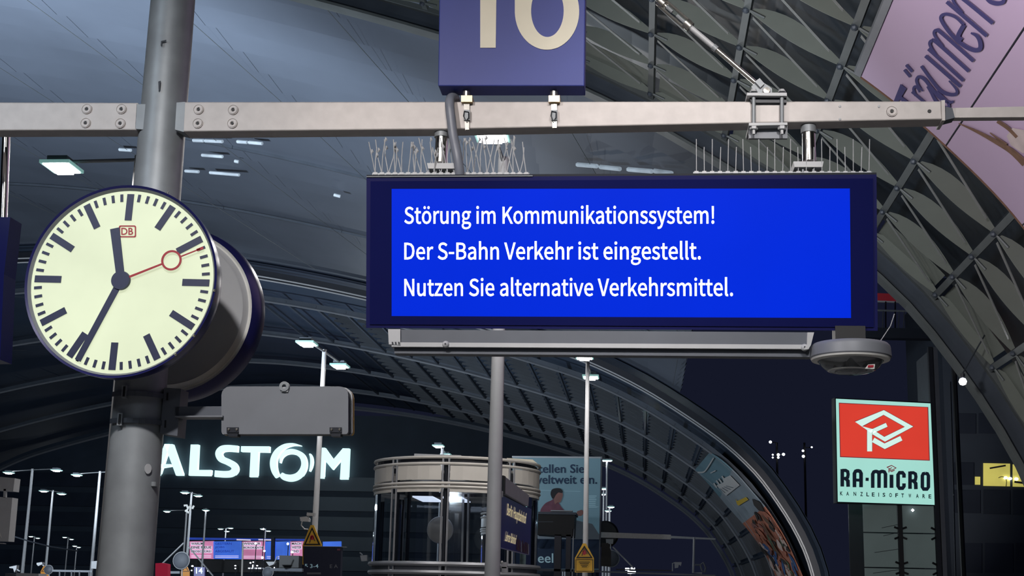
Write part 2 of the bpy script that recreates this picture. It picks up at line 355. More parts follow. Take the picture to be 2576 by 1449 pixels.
# ------------------------------------------------------------------ the vault: profile, ribs, glazing
E1 = 23.0; E2 = 56.0; E3 = 104.0
strip = [(1105, 38), (1300, 102), (1472, 173), (1636, 252), (1790, 338), (1966, 446), (2100, 536), (2211, 624), (2345, 752), (2483, 928), (2576, 1069), (2650, 1210), (2706, 1370), (2735, 1540)]
right = [(lambda q: (q.x, q.z))(P(a, b, E1)) for a, b in strip]
AX, AZ = -25.0, 15.6
x0, z0 = right[0]
left = []
for i in range(8):
    t = i / 8; x = AX + (x0 - AX) * t; left.append((x, AZ - (AZ - z0) * t ** 1.75))
half = smooth2(left + right, 8)
half.append(V((half[-1].x + .05, 0.2)))
full = [V((2 * AX - p.x, p.y)) for p in reversed(half)][:-1] + half
# resample by arc length, one node pinned where a purlin meets the mouth of the vault
cum = [0]
for a, b in zip(full, full[1:]): cum.append(cum[-1] + (b - a).length)
pin = P(2345, 752, E1); pin = V((pin.x, pin.z))
k0 = min(range(len(full)), key=lambda i: (full[i] - pin).length); SP = 1.46
def at_s(s):
    s = max(0, min(cum[-1] - 1e-6, s))
    lo = 0; hi = len(cum) - 1
    while hi - lo > 1:
        m = (lo + hi) // 2
        if cum[m] <= s: lo = m
        else: hi = m
    t = (s - cum[lo]) / (cum[hi] - cum[lo]); return full[lo].lerp(full[hi], t)
def nrm_s(s):     # outward normal in the x,z plane
    t = (at_s(s + .05) - at_s(s - .05)).normalized(); return V((-t.y, t.x))
S0 = cum[k0] % SP
nodes = [S0 + SP * i for i in range(int((cum[-1] - S0) / SP) + 1)]
PINI = round((cum[k0] - S0) / SP)
def VP(s, Y, off=0):
    p = at_s(s) + nrm_s(s) * off; return V((p.x, Y, p.y))
def on_vault(px, py, off=0):
    d = ray(px, py); dx, dz = d.x / d.y, d.z / d.y; best = None
    n = 500; s_lo, s_hi = cum[-1] * .3, cum[-1]
    prev = None
    for i in range(n + 1):
        s = s_lo + (s_hi - s_lo) * i / n; p = at_s(s) + nrm_s(s) * off; c = p.x * dz - (p.y - 1.6) * dx
        if prev is not None and (prev[1] > 0) != (c > 0):
            t = prev[1] / (prev[1] - c); q = prev[2].lerp(p, t)
            Y = (q.x / dx) if abs(dx) > abs(dz) else ((q.y - 1.6) / dz)
            if Y > 0: return prev[0] + (s - prev[0]) * t, Y, V((q.x, Y, q.y))
        prev = (s, c, p)
    return None

def shell(name, Y0, Y1, s0, s1, off, mat, n=60, parent=None, th=.06, **props):
    mb = MB(); ss = [s0 + (s1 - s0) * i / n for i in range(n + 1)]
    for a, b in zip(ss, ss[1:]):
        for o2 in (off, off + th):
            mb.quad(VP(a, Y0, o2), VP(b, Y0, o2), VP(b, Y1, o2), VP(a, Y1, o2))
    return mb.build(name, mat, parent, **props)
SEND = cum[-1] - .05
RST = 1.28
near = bpy.data.objects.new('ceiling', None); C.objects.link(near); near['kind'] = 'structure'
near['label'] = 'steel and glass barrel vault above the platform, its mouth a thick curved arch'
shell('glazing', -14, E1, .1, SEND, .42, 'glass', 110, near)
# the rim arch at the mouth
def arch(mb, Y, wY, off0, off1, s0, s1, n=70):
    ss = [s0 + (s1 - s0) * i / n for i in range(n + 1)]
    for a, b in zip(ss, ss[1:]):
        for o2 in (off0, off1): mb.quad(VP(a, Y - wY, o2), VP(b, Y - wY, o2), VP(b, Y + wY, o2), VP(a, Y + wY, o2))
        for y in (Y - wY, Y + wY): mb.quad(VP(a, y, off0), VP(b, y, off0), VP(b, y, off1), VP(a, y, off1))
    return mb
arch(MB(), E1 + .05, .10, -.36, -.06, .1, SEND, 120).build('rim_arch', 'ribdark', near)
arch(MB(), E1 + .0, .17, -.06, .03, .1, SEND, 120).build('rim_flange', 'rib', near)
arch(MB(), E1 + .0, .17, -.41, -.36, .1, SEND, 120).build('rim_flange', 'rib', near)
pur = MB(); lo_i = PINI - 17; hi_i = min(PINI + 4, len(nodes) - 1)
for i in range(lo_i, hi_i + 1):
    s = nodes[i]; p = VP(s, E1); q = VP(s, 6); nx = nrm_s(s); N = V((nx.x, 0, nx.y)); T = V((nx.y, 0, -nx.x))
    c = (p + q) / 2; MB().obox(c, V((0, (p.y - q.y) / 2, 0)), T * .05, N * .035).build('purlin', 'rib', near)
def lens_mesh():   # unit lens plate: x along the bay, z outwards
    n = 10; top = []; bot = []
    for i in range(n + 1):
        t = .05 + .91 * i / n; top.append(V((t, 0, .13 * math.sin(math.pi * (i / n) ** .8) * .8 + .02))); bot.append(V((t, 0, -.03 - .04 * math.sin(math.pi * (i / n)))))
    l = top + bot[::-1]; mb = MB(); mb.poly([l], (0, .012, 0)); return mb
lm = lens_mesh(); me_lens = bpy.data.meshes.new('lens_plate'); me_lens.from_pydata([tuple(v) for v in lm.v], [], lm.f); me_lens.update(); me_lens.materials.append(M['plate'])
rods = MB(); knobs = MB(); ribs = MB()
for k in range(0, 10):
    Y = E1 - .45 - RST * k
    for i in range(lo_i, hi_i):
        a = VP(nodes[i], Y); b = VP(nodes[i + 1], Y); X = b - a; N = V((X.z, 0, -X.x)); L = X.length; N = V((-X.z, 0, X.x)).normalized()
        o = bpy.data.objects.new('lens_plate', me_lens); C.objects.link(o); o.parent = near
        o.matrix_local = Matrix(((X.x, 0, N.x * L, a.x), (0, 1, 0, a.y), (X.z, 0, N.z * L, a.z), (0, 0, 0, 1)))
        if k > 0:
            c = VP(nodes[i + 1], Y + RST)
            for dlt in (-.022, .022):
                D = V((0, dlt, 0)); rods.tube([a.lerp(c, .08) - N * .05 + D, a.lerp(c, .85) - N * .02 + D], .0105, 5)
        rods.tube([a + V((0, .02, 0)) - N * .03, a + (b - a) * .22 + V((0, .1, 0)) + N * .12], .009, 5)
        knobs.lathe(a - N * .05, [(0, .05), (.04, .03), (.05, 0), (.04, -.03), (0, -.05)], n=8)
        ribs.tube([a - N * .03, a.lerp(b, .18) - N * .01], .022, 6)
rods.build('tie_rods', 'rod', near, kind='stuff'); knobs.build('node_joints', 'ribdark', near, kind='stuff'); ribs.build('strut_ends', 'rib', near, kind='stuff')
# edge panel along the rim: solid bays between the last rib and the rim
for i in range(lo_i, hi_i):
    a, b = nodes[i] + .10, nodes[i + 1] - .12; mb = MB(); n = 6; ss = [a + (b - a) * j / n for j in range(n + 1)]
    for p, q in zip(ss, ss[1:]):
        mb.hexa([VP(p, E1 - .15, .06), VP(q, E1 - .15, .06), VP(q, E1 - .40 - .62, .10), VP(p, E1 - .40 - .62, .10)], (0, 0, .012))
    mb.build('edge_panel', 'plate', near)

# roof of the crossing hall between the two vaults
sxr = on_vault(1690, 1035, 0)[0]
cross = bpy.data.objects.new('ceiling_crossing', None); C.objects.link(cross); cross.name = 'ceiling'; cross['kind'] = 'structure'
cross['label'] = 'bluish glass roof of the crossing hall with thin curved arches'
s_end = sxr
# louvre-like glazing strips, each lapping the next
mb = MB(); nY = 26; 
for i in range(nY):
    y0 = E1 + .4 + (E2 - E1 - .4) * i / nY; y1 = E1 + .4 + (E2 - E1 - .4) * (i + 1) / nY
    ss = [.1 + (s_end - .1) * j / 44 for j in range(45)]
    for a, b in zip(ss, ss[1:]):
        mb.quad(VP(a, y0, .66), VP(b, y0, .66), VP(b, y1, .50), VP(a, y1, .50)); mb.quad(VP(a, y1, .50), VP(b, y1, .50), VP(b, y1, .66), VP(a, y1, .66))
mb.build('glazing', 'roofglass', cross)
for Y, r in ((38.5, .04), (47.0, .05)):
    arch(MB(), Y, r, .42, .50, .1, s_end - .2, 70).build('arch_rib', 'ribdark', cross)
cb = MB()
for i in range(6, len(nodes), 3):
    s = nodes[i]
    if s > s_end - 1: continue
    cb.tube([VP(s, 24, .40), VP(s + 2.2, 34, .30), VP(s + 4, 44, .3), VP(min(s + 6, s_end - .3), 55, .40)], .008, 5)
cb.build('bracing_cables', 'rib', cross, kind='stuff')

far = bpy.data.objects.new('ceiling', None); C.objects.link(far); far['kind'] = 'structure'
far['label'] = 'second barrel vault further along the tracks with ribbed bays'
shell('glazing', E2, E3, .1, SEND, .42, 'farglass', 90, far)
def hoop(Y, off, r, mat, name='hoop_tube'):
    MB().tube([VP(.1 + (SEND - .1) * i / 150, Y, off) for i in range(151)], r, 6).build(name, mat, far, True)
for Y in (E2 + .1, E2 + .8): arch(MB(), Y, .06, -.10, .14, .1, SEND, 110).build('rim_arch', 'dark', far)
for Y in (E2, E2 + .7): hoop(Y, -.14, .032, 'lightgrey')
for Y in (62.2, 72.6, 83.0, 93.4, 103.8):
    arch(MB(), Y + .1, .07, -.08, .14, .1, SEND, 110).build('arch_rib', 'ribdark', far); hoop(Y, -.12, .045 + (Y - 60) * .0006, 'grey')
fp = MB(); fs = MB(); fc = MB()
for i in range(PINI - 17, hi_i + 1):
    s = nodes[i]; nx = nrm_s(s); N = V((nx.x, 0, nx.y)); T = V((nx.y, 0, -nx.x))
    p = VP(s, 62.2); q = VP(s, 100); fp.obox((p + q) / 2, V((0, (q.y - p.y) / 2, 0)), T * .05, N * .05)
for k in range(30):
    Y = 63.1 + RST * k
    for i in range(PINI - 15, hi_i):
        a = VP(nodes[i] + .12, Y, .02); b = VP(nodes[i + 1] - .18, Y, .02); m = VP((nodes[i] + nodes[i + 1]) / 2, Y, .02)
        N = V((nrm_s(nodes[i]).x, 0, nrm_s(nodes[i]).y)) * .26
        fs.hexa([a, b, b + N * .4, m + N, a + N * .4], (0, .03, 0))
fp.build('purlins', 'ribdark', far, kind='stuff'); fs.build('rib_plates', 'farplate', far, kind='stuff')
for k in range(34):                                     # cross bracing hung under the left half
    s = nodes[8] + k * 1.9; 
    if s > nodes[PINI - 13]: break
    for Y in (62.2, 72.6, 83.0): fc.tube([VP(s, Y, -.1), VP(s + 1.2, Y + 3.2, .3)], .02, 4)
fc.build('bracing_cables', 'cable', far, kind='stuff')
flo = MB().box((-60, -14, -.3), (14, 150, 0)).build('floor', 'floor', None, kind='structure', label='grey station platform deck')

SL = thing('glazing_glints', 'short pale reflections in the crossing roof glass behind the beam, built as glowing tubes', 'lights', tuple(on_vault(560, 400, .3)[2]))  # reflections in the roof glazing, shaped as glowing tubes
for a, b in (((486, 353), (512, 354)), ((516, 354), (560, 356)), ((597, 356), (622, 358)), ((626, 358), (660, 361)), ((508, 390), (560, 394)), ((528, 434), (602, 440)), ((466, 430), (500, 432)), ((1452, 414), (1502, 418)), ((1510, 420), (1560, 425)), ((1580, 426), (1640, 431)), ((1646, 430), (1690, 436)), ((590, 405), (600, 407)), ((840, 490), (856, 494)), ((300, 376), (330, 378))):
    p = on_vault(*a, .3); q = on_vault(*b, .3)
    if p and q: MB().tube([p[2], q[2]], .05, 6).build('glazing_glint', 'glassglint', SL)

# ------------------------------------------------------------------ foreground: column, beams, display, clock
YB = 6.5; YC = 6.6; XC = -2.467
col = thing('support_column', 'thick round grey steel column carrying the clock and the signs', 'column', (XC, YC, 0))
MB().cyl((XC, YC, 0), (XC, YC, 6.4), .139, .104, 48).build('column_tube', 'steel', col, True)
MB().lathe((XC, YC, 0), [(.0, .03), (.24, .03), (.24, 0)], n=32).build('base_plate', 'midgrey', col)
st = P(387, 1178, YC - .125)
mb = MB(); d0 = (V((st.x, st.y, 0)) - V((XC, YC, 0))).normalized()
c0 = V((XC, YC, st.z)) + d0 * .1325; tx = V((-d0.y, d0.x, 0))
mb.poly([[c0 + tx * .018 * math.cos(t * .3927) + V((0, 0, .024 * math.sin(t * .3927))) for t in range(16)]], d0 * .004)
mb.build('round_sticker', 'lightgrey', col, label='small pale round sticker')
for px, py in ((435, 818), (397, 1218)):
    p = P(px, py, YC - .05); MB().lathe((p.x - .02, p.y, p.z), [(0, .012), (.014, .01), (.014, -.01), (0, -.012)], n=10).build('cap_nut', 'steel', col)
MB().poly([[P(x, y, YC - .128) for x, y in ((398, 205), (404, 203), (402, 226), (399, 230))]], (0, .004, 0)).build('scratch', 'dark', col)
MB().poly([[P(x, y, YC - .128) for x, y in ((405, 103), (418, 100), (417, 103), (408, 106), (407, 116), (404, 115))]], (0, .004, 0)).build('scratch', 'dark', col)

def bolt(px, py, parent, Y=YB, r=.026):
    c = P(px, py, Y)
    b = MB().lathe((c.x, Y, c.z), [(.0, -.002), (r * .35, -.002), (r * .4, -.007), (r * .78, -.007), (r * .82, -.003), (r * .9, -.003), (r, -.006), (r, .004)], 'y', 20).build('bolt', 'beam', parent, True)
    h = MB().lathe((c.x, Y - .0075, c.z), [(0, 0), (r * .3, 0), (r * .3, .003)], 'y', 6).build('hex_socket', 'black', b)
def beam(name, label, pl, parent=None, depth=.11):
    t = thing(name, label, 'beam', tuple(P(*pl[0], YB)))
    q = [P(x, y, YB) for x, y in pl]
    b = MB().hexa(q, (0, depth, 0)).build('beam_body', 'beam', t)
    md = b.modifiers.new('bevel', 'BEVEL'); md.width = .006; md.segments = 2
    return t
lb = beam('cross_beam', 'grey steel cross beam running left from the column', [(-260, 256), (348, 258), (343, 327), (-260, 329)])
for a in ((219, 275), (306, 275), (216, 310), (303, 311)): bolt(*a, lb)
MB().hexa([P(344, 262, YB), P(366, 262, YB), P(360, 326, YB), P(340, 324, YB)], (0, .09, 0)).build('end_bracket', 'steel', lb)
rb = beam('cross_beam', 'grey steel cross beam running right from the column, narrowing to its end plate', [(463, 256), (2368, 254), (2370, 300), (1676, 314), (1120, 325), (459, 331)])
for a in ((500, 276), (587, 277), (498, 311), (585, 311), (2243, 281)): bolt(*a, rb)
MB().hexa([P(444, 258, YB), P(466, 256, YB), P(462, 332, YB), P(440, 326, YB)], (0, .10, 0)).build('end_bracket', 'steel', rb)
MB().hexa([P(2368, 252, YB - .012), P(2377, 252, YB - .012), P(2378, 303, YB - .012), P(2370, 303, YB - .012)], (0, .135, 0)).build('end_plate', 'beam', rb)
c = P(2338, 280, YB); MB().lathe((c.x, YB, c.z), [(0, -.003), (.009, -.003), (.009, .004)], 'y', 14).build('screw_hole', 'black', rb)
for a in ((2211, 268), (2113, 268), (2113, 300)):
    c = P(*a, YB); MB().lathe((c.x, YB, c.z), [(0, -.004), (.006, -.003), (.007, .003)], 'y', 10).build('rivet', 'lightgrey', rb)
rod = thing('extension_rail', 'slim grey rail reaching on to the right from the end plate of the beam', 'rail', tuple(P(2380, 285, YB + .05)))
MB().hexa([P(2378, 272, YB + .05), P(2800, 263, YB + .05), P(2800, 293, YB + .05), P(2378, 296, YB + .05)], (0, .05, 0)).build('rail_body', 'beam', rod)
MB().hexa([P(2379, 268, YB + .04), P(2396, 272, YB + .04), P(2402, 296, YB + .04), P(2379, 302, YB + .04)], (0, .07, 0)).build('rail_socket', 'midgrey', rod)

# number sign 16
Y16 = 6.47
s16 = thing('platform_number_sign', 'large blue box sign with cream number 16 standing on the beam', 'sign', tuple(P(1285, 216, Y16 + .1)))
g = [P(1102, 216, Y16), P(1470, 216, Y16), P(1474, -160, Y16), P(1107, -160, Y16)]
b = MB().hexa(g, (0, .14, 0)).build('sign_box', 'signblue', s16)
md = b.modifiers.new('bevel', 'BEVEL'); md.width = .005; md.segments = 2
fy = onY(Y16 - .004)
mb = MB(); mb.poly([[fy(x, y) for x, y in ((1208, 120), (1247, 120), (1250, -112), (1214, -112), (1212, -100), (1190, -78), (1160, -68), (1160, -38), (1208, -40))]], (0, .003, 0))
mb.build('numeral_one', 'cream', s16, label='cream numeral 1')
mb = MB(); outer = []; inner = []
mb6 = [(1376 + 81 * math.cos(math.radians(t)), 28 + 97 * math.sin(math.radians(t))) for t in range(-80, 181, 6)]
stem6 = [(1295, 0), (1297, -40), (1308, -80), (1335, -112), (1380, -124), (1420, -116), (1438, -98), (1412, -78), (1385, -88), (1358, -80), (1342, -60), (1337, -32), (1352, -52), (1376, -66), (1385, -68)]
mb.poly([[fy(x, y) for x, y in mb6 + stem6], [fy(1377 + 41 * math.cos(math.radians(t)), 27 + 66 * math.sin(math.radians(t))) for t in range(0, 360, 8)]], (0, .003, 0))
mb.build('numeral_six', 'cream', s16, label='cream numeral 6')
def strap_post(px, pyb):
    c = P(px, 222, YB + .03)
    p = MB().cyl((c.x, c.y, c.z - .055), (c.x, c.y, c.z + .02), .021, .0195, 20).build('post', 'bright_steel', s16, True)
    a = lambda x, y, Y=YB - .012: P(px + x, y, Y)
    MB().hexa([a(-14, 240, YB - .03), a(14, 240, YB - .03), a(14, 256, YB - .03), a(-14, 256, YB - .03)], (0, .12, 0)).build('clamp_block', 'brass', p)
    MB().hexa([a(-8, 256), a(7, 256), a(6, pyb), a(-4, pyb)], (0, .006, 0)).build('strap', 'chrome', p)
    MB().hexa([a(-7, 276, YB - .022), a(8, 276, YB - .022), a(8, 302, YB - .022), a(-7, 302, YB - .022)], (0, .012, 0)).build('buckle', 'steel', p)
    MB().tube([a(-6, 280, YB - .026), a(-8, 292, YB - .03), a(-2, 304, YB - .026), a(5, 296, YB - .03), a(5, 282, YB - .026)], .003, 6, True).build('buckle_ring', 'dark', p)
    MB().hexa([a(-4, pyb, YB - .004), a(6, pyb, YB - .004), a(6, pyb, YB + .1), a(-4, pyb, YB + .1)], (0, 0, -.004)).build('strap_return', 'bright_steel', p)
strap_post(1174, 326); strap_post(1394, 321)

# hose looping over the beam
hz = [(1146, 270, 6.62), (1146, 252, 6.59), (1142, 246, 6.54), (1134, 247, 6.49), (1131, 262, 6.455), (1135, 300, 6.45), (1140, 340, 6.45), (1150, 390, 6.44), (1156, 432, 6.45), (1157, 452, 6.47)]
hp = [P(a, b, c) for a, b, c in hz]; hp = [V(p) for p in smooth2([tuple(p) for p in hp], 6)]
hose = MB().tube(hp, .0235, 16).build('cable_hose', 'hose', None, True); tag(hose, 'thick grey cable hose looping over the beam down to the display', 'hose')

# the tilted display: top edge nearer than the bottom edge
YT, YL = 6.42, 6.575
tl, tr, bl, br = P(922, 446, YT), P(2205, 439, YT), P(922, 825, YL), P(2207, 832, YL)
dn = (tr - tl).cross(bl - tl).normalized()
if dn.y > 0: dn = -dn
ez = (tl - bl).normalized(); ex = (br - bl).normalized()
fd = lambda off: (lambda x, y: ONP(x, y, bl + dn * off, dn))
disp = thing('departure_display', 'wide dark blue departure display with glowing blue screen hung under the beam', 'display', tuple((bl + br) / 2))
F = fd(0)
b = MB().hexa([F(922, 446), F(2205, 439), F(2208, 832), F(921, 825)], -dn * .16).build('casing', 'navy', disp)
F2 = fd(.006)
mb = MB(); mb.poly([[F2(932, 456), F2(2196, 449), F2(2198, 823), F2(930, 816)], [F2(985, 475), F2(2138, 474), F2(2141, 800), F2(985, 795)]], -dn * .005).build('bezel', 'bezel', disp)
F3 = fd(.004)
scr = MB().poly([[F3(985, 475), F3(2138, 474), F3(2141, 800), F3(985, 795)]], -dn * .003).build('screen', 'screen', disp)
F4 = fd(.006)
for body, x0_, x1_, yb, yt in (('Störung im Kommunikationssystem!', 1017, 1797, 577, 517), ('Der S-Bahn Verkehr ist eingestellt.', 1017, 1763, 667, 607), ('Nutzen Sie alternative Verkehrsmittel.', 1017, 1844, 745.5, 698)):
    fit_text('screen_text', body, F4(x0_, yb), F4(x1_, yb), F4(x0_, yt), 'screentext', scr, bold=.0045, thick=.001, glyph=True, label='white message line')
MB().hexa([F(922, 440), F(2205, 434), F(2205, 439), F(922, 446)], -dn * .165).build('top_flange', 'dark', disp)
MB().hexa([F2(922, 443), F2(1340, 441), F2(1340, 443.5), F2(922, 445.5)], -dn * .004).build('top_edge', 'steel', disp)
def hanger(px, y0, yp0, yp1, w):
    a = P(px, y0, YB + .05); z1 = P(px, yp0, YB + .05).z; c = V((a.x, YB + .05, 0))
    h = MB().cyl((c.x, c.y, z1), (c.x, c.y, a.z + .02), .033, .031, 28).build('hanger_tube', 'chrome', disp, True)
    MB().hexa([P(px - w, yp0, YB - .02), P(px + w, yp0, YB - .02), P(px + w - 3, yp1, YB - .02), P(px - w + 3, yp1, YB - .02)], (0, .13, 0)).build('foot_plate', 'lightgrey', h)
    MB().cyl((c.x, c.y, a.z), (c.x, c.y, a.z + .035), .037, .037, 24).build('collar', 'steel', h, True)
    for dx in (-14, 12):
        q = P(px + dx, yp1 + 6, YB); MB().cyl(q, q - V((0, 0, .045)), .006, None, 8).build('stud', 'steel', h)
hanger(1111, 346, 410, 424, 37); hanger(2034, 335, 406, 420, 38)

def spikes(label, x0_, x1_, yb, n, crossed, yoff):
    t = thing('bird_spike_strip', label, 'bird spikes', tuple(P((x0_ + x1_) / 2, yb, YT + .04)), 'bird spikes along the top of the display')
    Yb = YT + .05
    MB().hexa([P(x0_, yb - 2, Yb), P(x1_, yb - 2, Yb), P(x1_, yb + 4, Yb), P(x0_, yb + 4, Yb)], (0, .03, 0)).build('base_strip', 'steel', t)
    for i in range(n):
        x = x0_ + 8 + (x1_ - x0_ - 16) * i / (n - 1)
        MB().hexa([P(x - 5, yb - 4, Yb - .004), P(x + 5, yb - 4, Yb - .004), P(x + 6, yb + 2, Yb - .004), P(x - 6, yb + 2, Yb - .004)], (0, .035, 0)).build('spike_foot', 'lightgrey', t)
        L = random.choice((64, 84, 62, 88, 72))
        if crossed:
            for sgn in (-1, 1):
                if random.random() < .1: continue
                L = random.choice((66, 86, 90, 80)); dx = sgn * random.uniform(2, 24); Y2 = Yb + random.uniform(-.03, .09)
                a, b_ = P(x, yb, Yb + .015), P(x + dx, yb - L, Y2)
                m = (a + b_) / 2 + V((random.uniform(-.006, .006), 0, 0))
                MB().tube([a, m, b_], .0027, 5).build('spike', 'lightgrey', t)
                if random.random() < .6:
                    q = a.lerp(b_, random.uniform(.6, 1)); MB().tube([q, q + V((.006, 0, .012)), q + V((.002, 0, .024))], .006, 6, radii=[.002, .007, .003]).build('fluff', 'lightgrey', t)
        else:
            L = 84 if i % 2 == 0 else 64
            a, b_ = P(x, yb, Yb + .015), P(x + random.uniform(-2, 2), yb - L, Yb + (.04 if i % 2 else 0))
            MB().tube([a, (a + b_) / 2, b_], .0022, 5).build('spike', 'lightgrey', t)
spikes('bent bird spikes with grey fluff above the left end of the display', 936, 1332, 437, 24, True, 0)
spikes('straight thin bird spikes above the right end of the display', 1744, 2194, 434, 23, False, 0)

# duct under the display
YD = 6.56
duct = thing('cable_duct', 'long grey cable duct under the display', 'duct', tuple(P(1500, 860, YD)))
MB().hexa([P(977, 829, YD), P(2036, 836, YD), P(2036, 867, YD), P(977, 861, YD)], (0, .10, 0)).build('duct_body', 'midgrey', duct)
MB().hexa([P(985, 861, YD - .008), P(2036, 867, YD - .008), P(2036, 878, YD - .008), P(985, 872, YD - .008)], (0, .02, 0)).build('duct_lip', 'lightgrey', duct)
MB().hexa([P(992, 872, YD + .02), P(2040, 878, YD + .02), P(2040, 898, YD + .02), P(992, 889, YD + .02)], (0, .07, 0)).build('lower_channel', 'midgrey', duct)
e = MB().hexa([P(976, 828, YD - .012), P(1007, 828, YD - .012), P(1007, 868, YD - .012), P(978, 866, YD - .012)], (0, .13, 0)).build('end_cap', 'lightgrey', duct)
for i in range(3): MB().hexa([P(985 + 8 * i, 860, YD - .014), P(989 + 8 * i, 860, YD - .014), P(990 + 8 * i, 866, YD - .014), P(986 + 8 * i, 866, YD - .014)], (0, .004, 0)).build('vent_slot', 'dark', e)
def duct_screw(px, py):
    c = P(px, py, YD - .01); s_ = MB().lathe((c.x, c.y, c.z), [(0, -.012), (.010, -.010), (.016, -.004), (.018, .004)], 'y', 16).build('screw', 'lightgrey', duct, True)
    MB().lathe((c.x, c.y - .0125, c.z), [(0, 0), (.005, 0), (.005, .003)], 'y', 6).build('hex_socket', 'dark', s_)
duct_screw(1121, 866); duct_screw(2024, 874)
MB().hexa([P(2031, 836, YD - .03), P(2048, 836, YD - .03), P(2040, 868, YD - .03), P(2034, 878, YD - .03), P(2022, 880, YD - .03), (P(2030, 866, YD - .03))], (0, .03, 0)).build('hook_bracket', 'lightgrey', duct)

# dome camera
cc = P(2139, 884, YD + .02)
dc = thing('dome_camera', 'round grey surveillance camera with clear dome under the right end of the display', 'camera', tuple(cc))
R = .186
MB().lathe((cc.x, cc.y, cc.z), [(0, .036), (R * .55, .036), (R * .94, .031), (R * .985, .022), (R, .012), (R * 1.015, -.03), (R * .99, -.036)], n=72).build('housing', 'grey', dc, True)
MB().lathe((cc.x, cc.y, cc.z), [(R * .99, -.036), (R * .97, -.044), (R * .82, -.048), (R * .80, -.03), (0, -.02)], n=72).build('bottom_ring', 'white', dc, True)
MB().lathe((cc.x, cc.y, cc.z), [(R * .80, -.044), (R * .78, -.056), (R * .72, -.072), (R * .62, -.088), (R * .48, -.100), (R * .30, -.107), (0, -.109)], n=64).build('clear_dome', 'dome', dc, True)
MB().lathe((cc.x, cc.y, cc.z), [(R * .42, -.086), (R * .55, -.088), (R * .58, -.093), (R * .50, -.097), (R * .40, -.094), (R * .42, -.086)], n=48).build('sensor_ring', 'white', dc, True)
MB().lathe((cc.x, cc.y, cc.z), [(R * .02, -.03), (R * .16, -.06), (R * .34, -.088), (0, -.09)], n=32).build('sensor_cone', 'midgrey', dc, True)
for k in range(4):
    a = math.radians(45 + 90 * k + 20); q = V((cc.x + .065 * math.cos(a), cc.y + .065 * math.sin(a), cc.z - .07))
    MB().cyl(q, q + V((.02 * math.cos(a), .02 * math.sin(a), -.02)), .016, .013, 14).build('lens', 'black', dc, True)
stk = MB().hexa([P(2184, 917, cc.y - .137), P(2201, 916, cc.y - .128), P(2200, 928, cc.y - .128), P(2176, 927, cc.y - .137)], (0, .002, 0)).build('sticker', 'white', dc, label='white and red sticker')
MB().hexa([P(2184, 918.5, cc.y - .14), P(2198, 918, cc.y - .132), P(2197, 924, cc.y - .132), P(2183, 924, cc.y - .14)], (0, .002, 0)).build('sticker_print', 'red', stk)
MB().box((cc.x - .07, cc.y - .02, cc.z + .03), (cc.x + .07, cc.y + .09, P(2139, 832, cc.y).z + .02)).build('mount_plate', 'black', dc)
MB().tube([P(2214, 859, cc.y - .05), P(2240, 820, cc.y + .02), P(2250, 790, cc.y + .06)], .0022, 5).build('thin_wire', 'lightgrey', dc)

# clamp with tie rod
cl = thing('beam_clamp', 'plate clamp bolted round the beam holding the tie rod', 'clamp', tuple(P(1930, 230, YB)))
YK = YB - .05
MB().hexa([P(1879, 233, YK), P(1979, 233, YK), P(1980, 241, YK), P(1879, 240, YK)], (0, .21, 0)).build('top_plate', 'lightgrey', cl)
MB().hexa([P(1884, 309, YK), P(1981, 308, YK), P(1981, 314, YK), P(1884, 316, YK)], (0, .21, 0)).build('bottom_plate', 'lightgrey', cl)
MB().hexa([P(1884, 241, YK + .03), P(1979, 241, YK + .03), P(1979, 258, YK + .03), P(1890, 258, YK + .03)], (0, .15, 0)).build('inner_block', 'dark', cl)
MB().hexa([P(1884, 316, YK + .05), P(1981, 315, YK + .05), P(1981, 348, YK + .05), P(1884, 348, YK + .05)], (0, .02, 0)).build('hanging_plate', 'grey', cl)
for px in (1896, 1967):
    r_ = MB().cyl(P(px, 318, YK + .02), P(px, 236, YK + .02), .0095, None, 12).build('clamp_rod', 'steel', cl, True)
    a = P(px, 232, YK + .02); MB().lathe(tuple(a), [(0, .016), (.013, .014), (.02, 0)], n=6).build('nut', 'lightgrey', r_)
    a = P(px, 318, YK + .02); MB().lathe(tuple(a), [(.02, 0), (.02, -.016), (.008, -.018), (.008, -.04), (0, -.04)], n=6).build('nut', 'lightgrey', r_)
    MB().cyl(P(px, 345, YK + .10), P(px, 245, YK + .16), .0095, None, 10).build('clamp_rod', 'dark', cl, True)
ear = MB().hexa([P(1890, 218, YB), P(1908, 199, YB), P(1942, 222, YB), P(1942, 236, YB), P(1900, 236, YB)], (0, .03, 0)).build('tie_lug', 'steel', cl)
c = P(1928, 229, YB - .01); MB().lathe((c.x, c.y, c.z), [(0, -.014), (.016, -.012), (.02, .002)], 'y', 16).build('lug_bolt', 'bright_steel', cl, True)
tie = thing('tie_rod', 'slanting steel tie rod with a turnbuckle above the beam', 'rod', tuple(P(1900, 206, YB)))
fr = onY(YB + .01)
MB().tube([fr(1916, 222), fr(1800, 122)], .0125, 12).build('rod', 'bright_steel', tie, True)
MB().tube([fr(1800, 122), fr(1736, 68)], .0135, 12).build('threaded_end', 'lightgrey', tie, True)
MB().tube([fr(1803, 125), fr(1794, 117)], .017, 12).build('sleeve', 'steel', tie, True)
MB().hexa([fr(1898, 210), fr(1910, 201), fr(1922, 215), fr(1912, 225)], (0, -.025, 0)).build('fork', 'steel', tie)
ax = (fr(1736, 68) - fr(1662, 3)).normalized(); sd = V((-ax.z, 0, ax.x))
a, b_ = fr(1730, 63), fr(1664, 6)
for s_ in (-1, 1): MB().tube([b_ + sd * .022 * s_, a + sd * .022 * s_], .0075, 8).build('turnbuckle_bar', 'bright_steel', tie, True)
for q in (a, b_): MB().tube([q - ax * .015, q + ax * .02], .027, 12).build('turnbuckle_nut', 'bright_steel', tie, True)
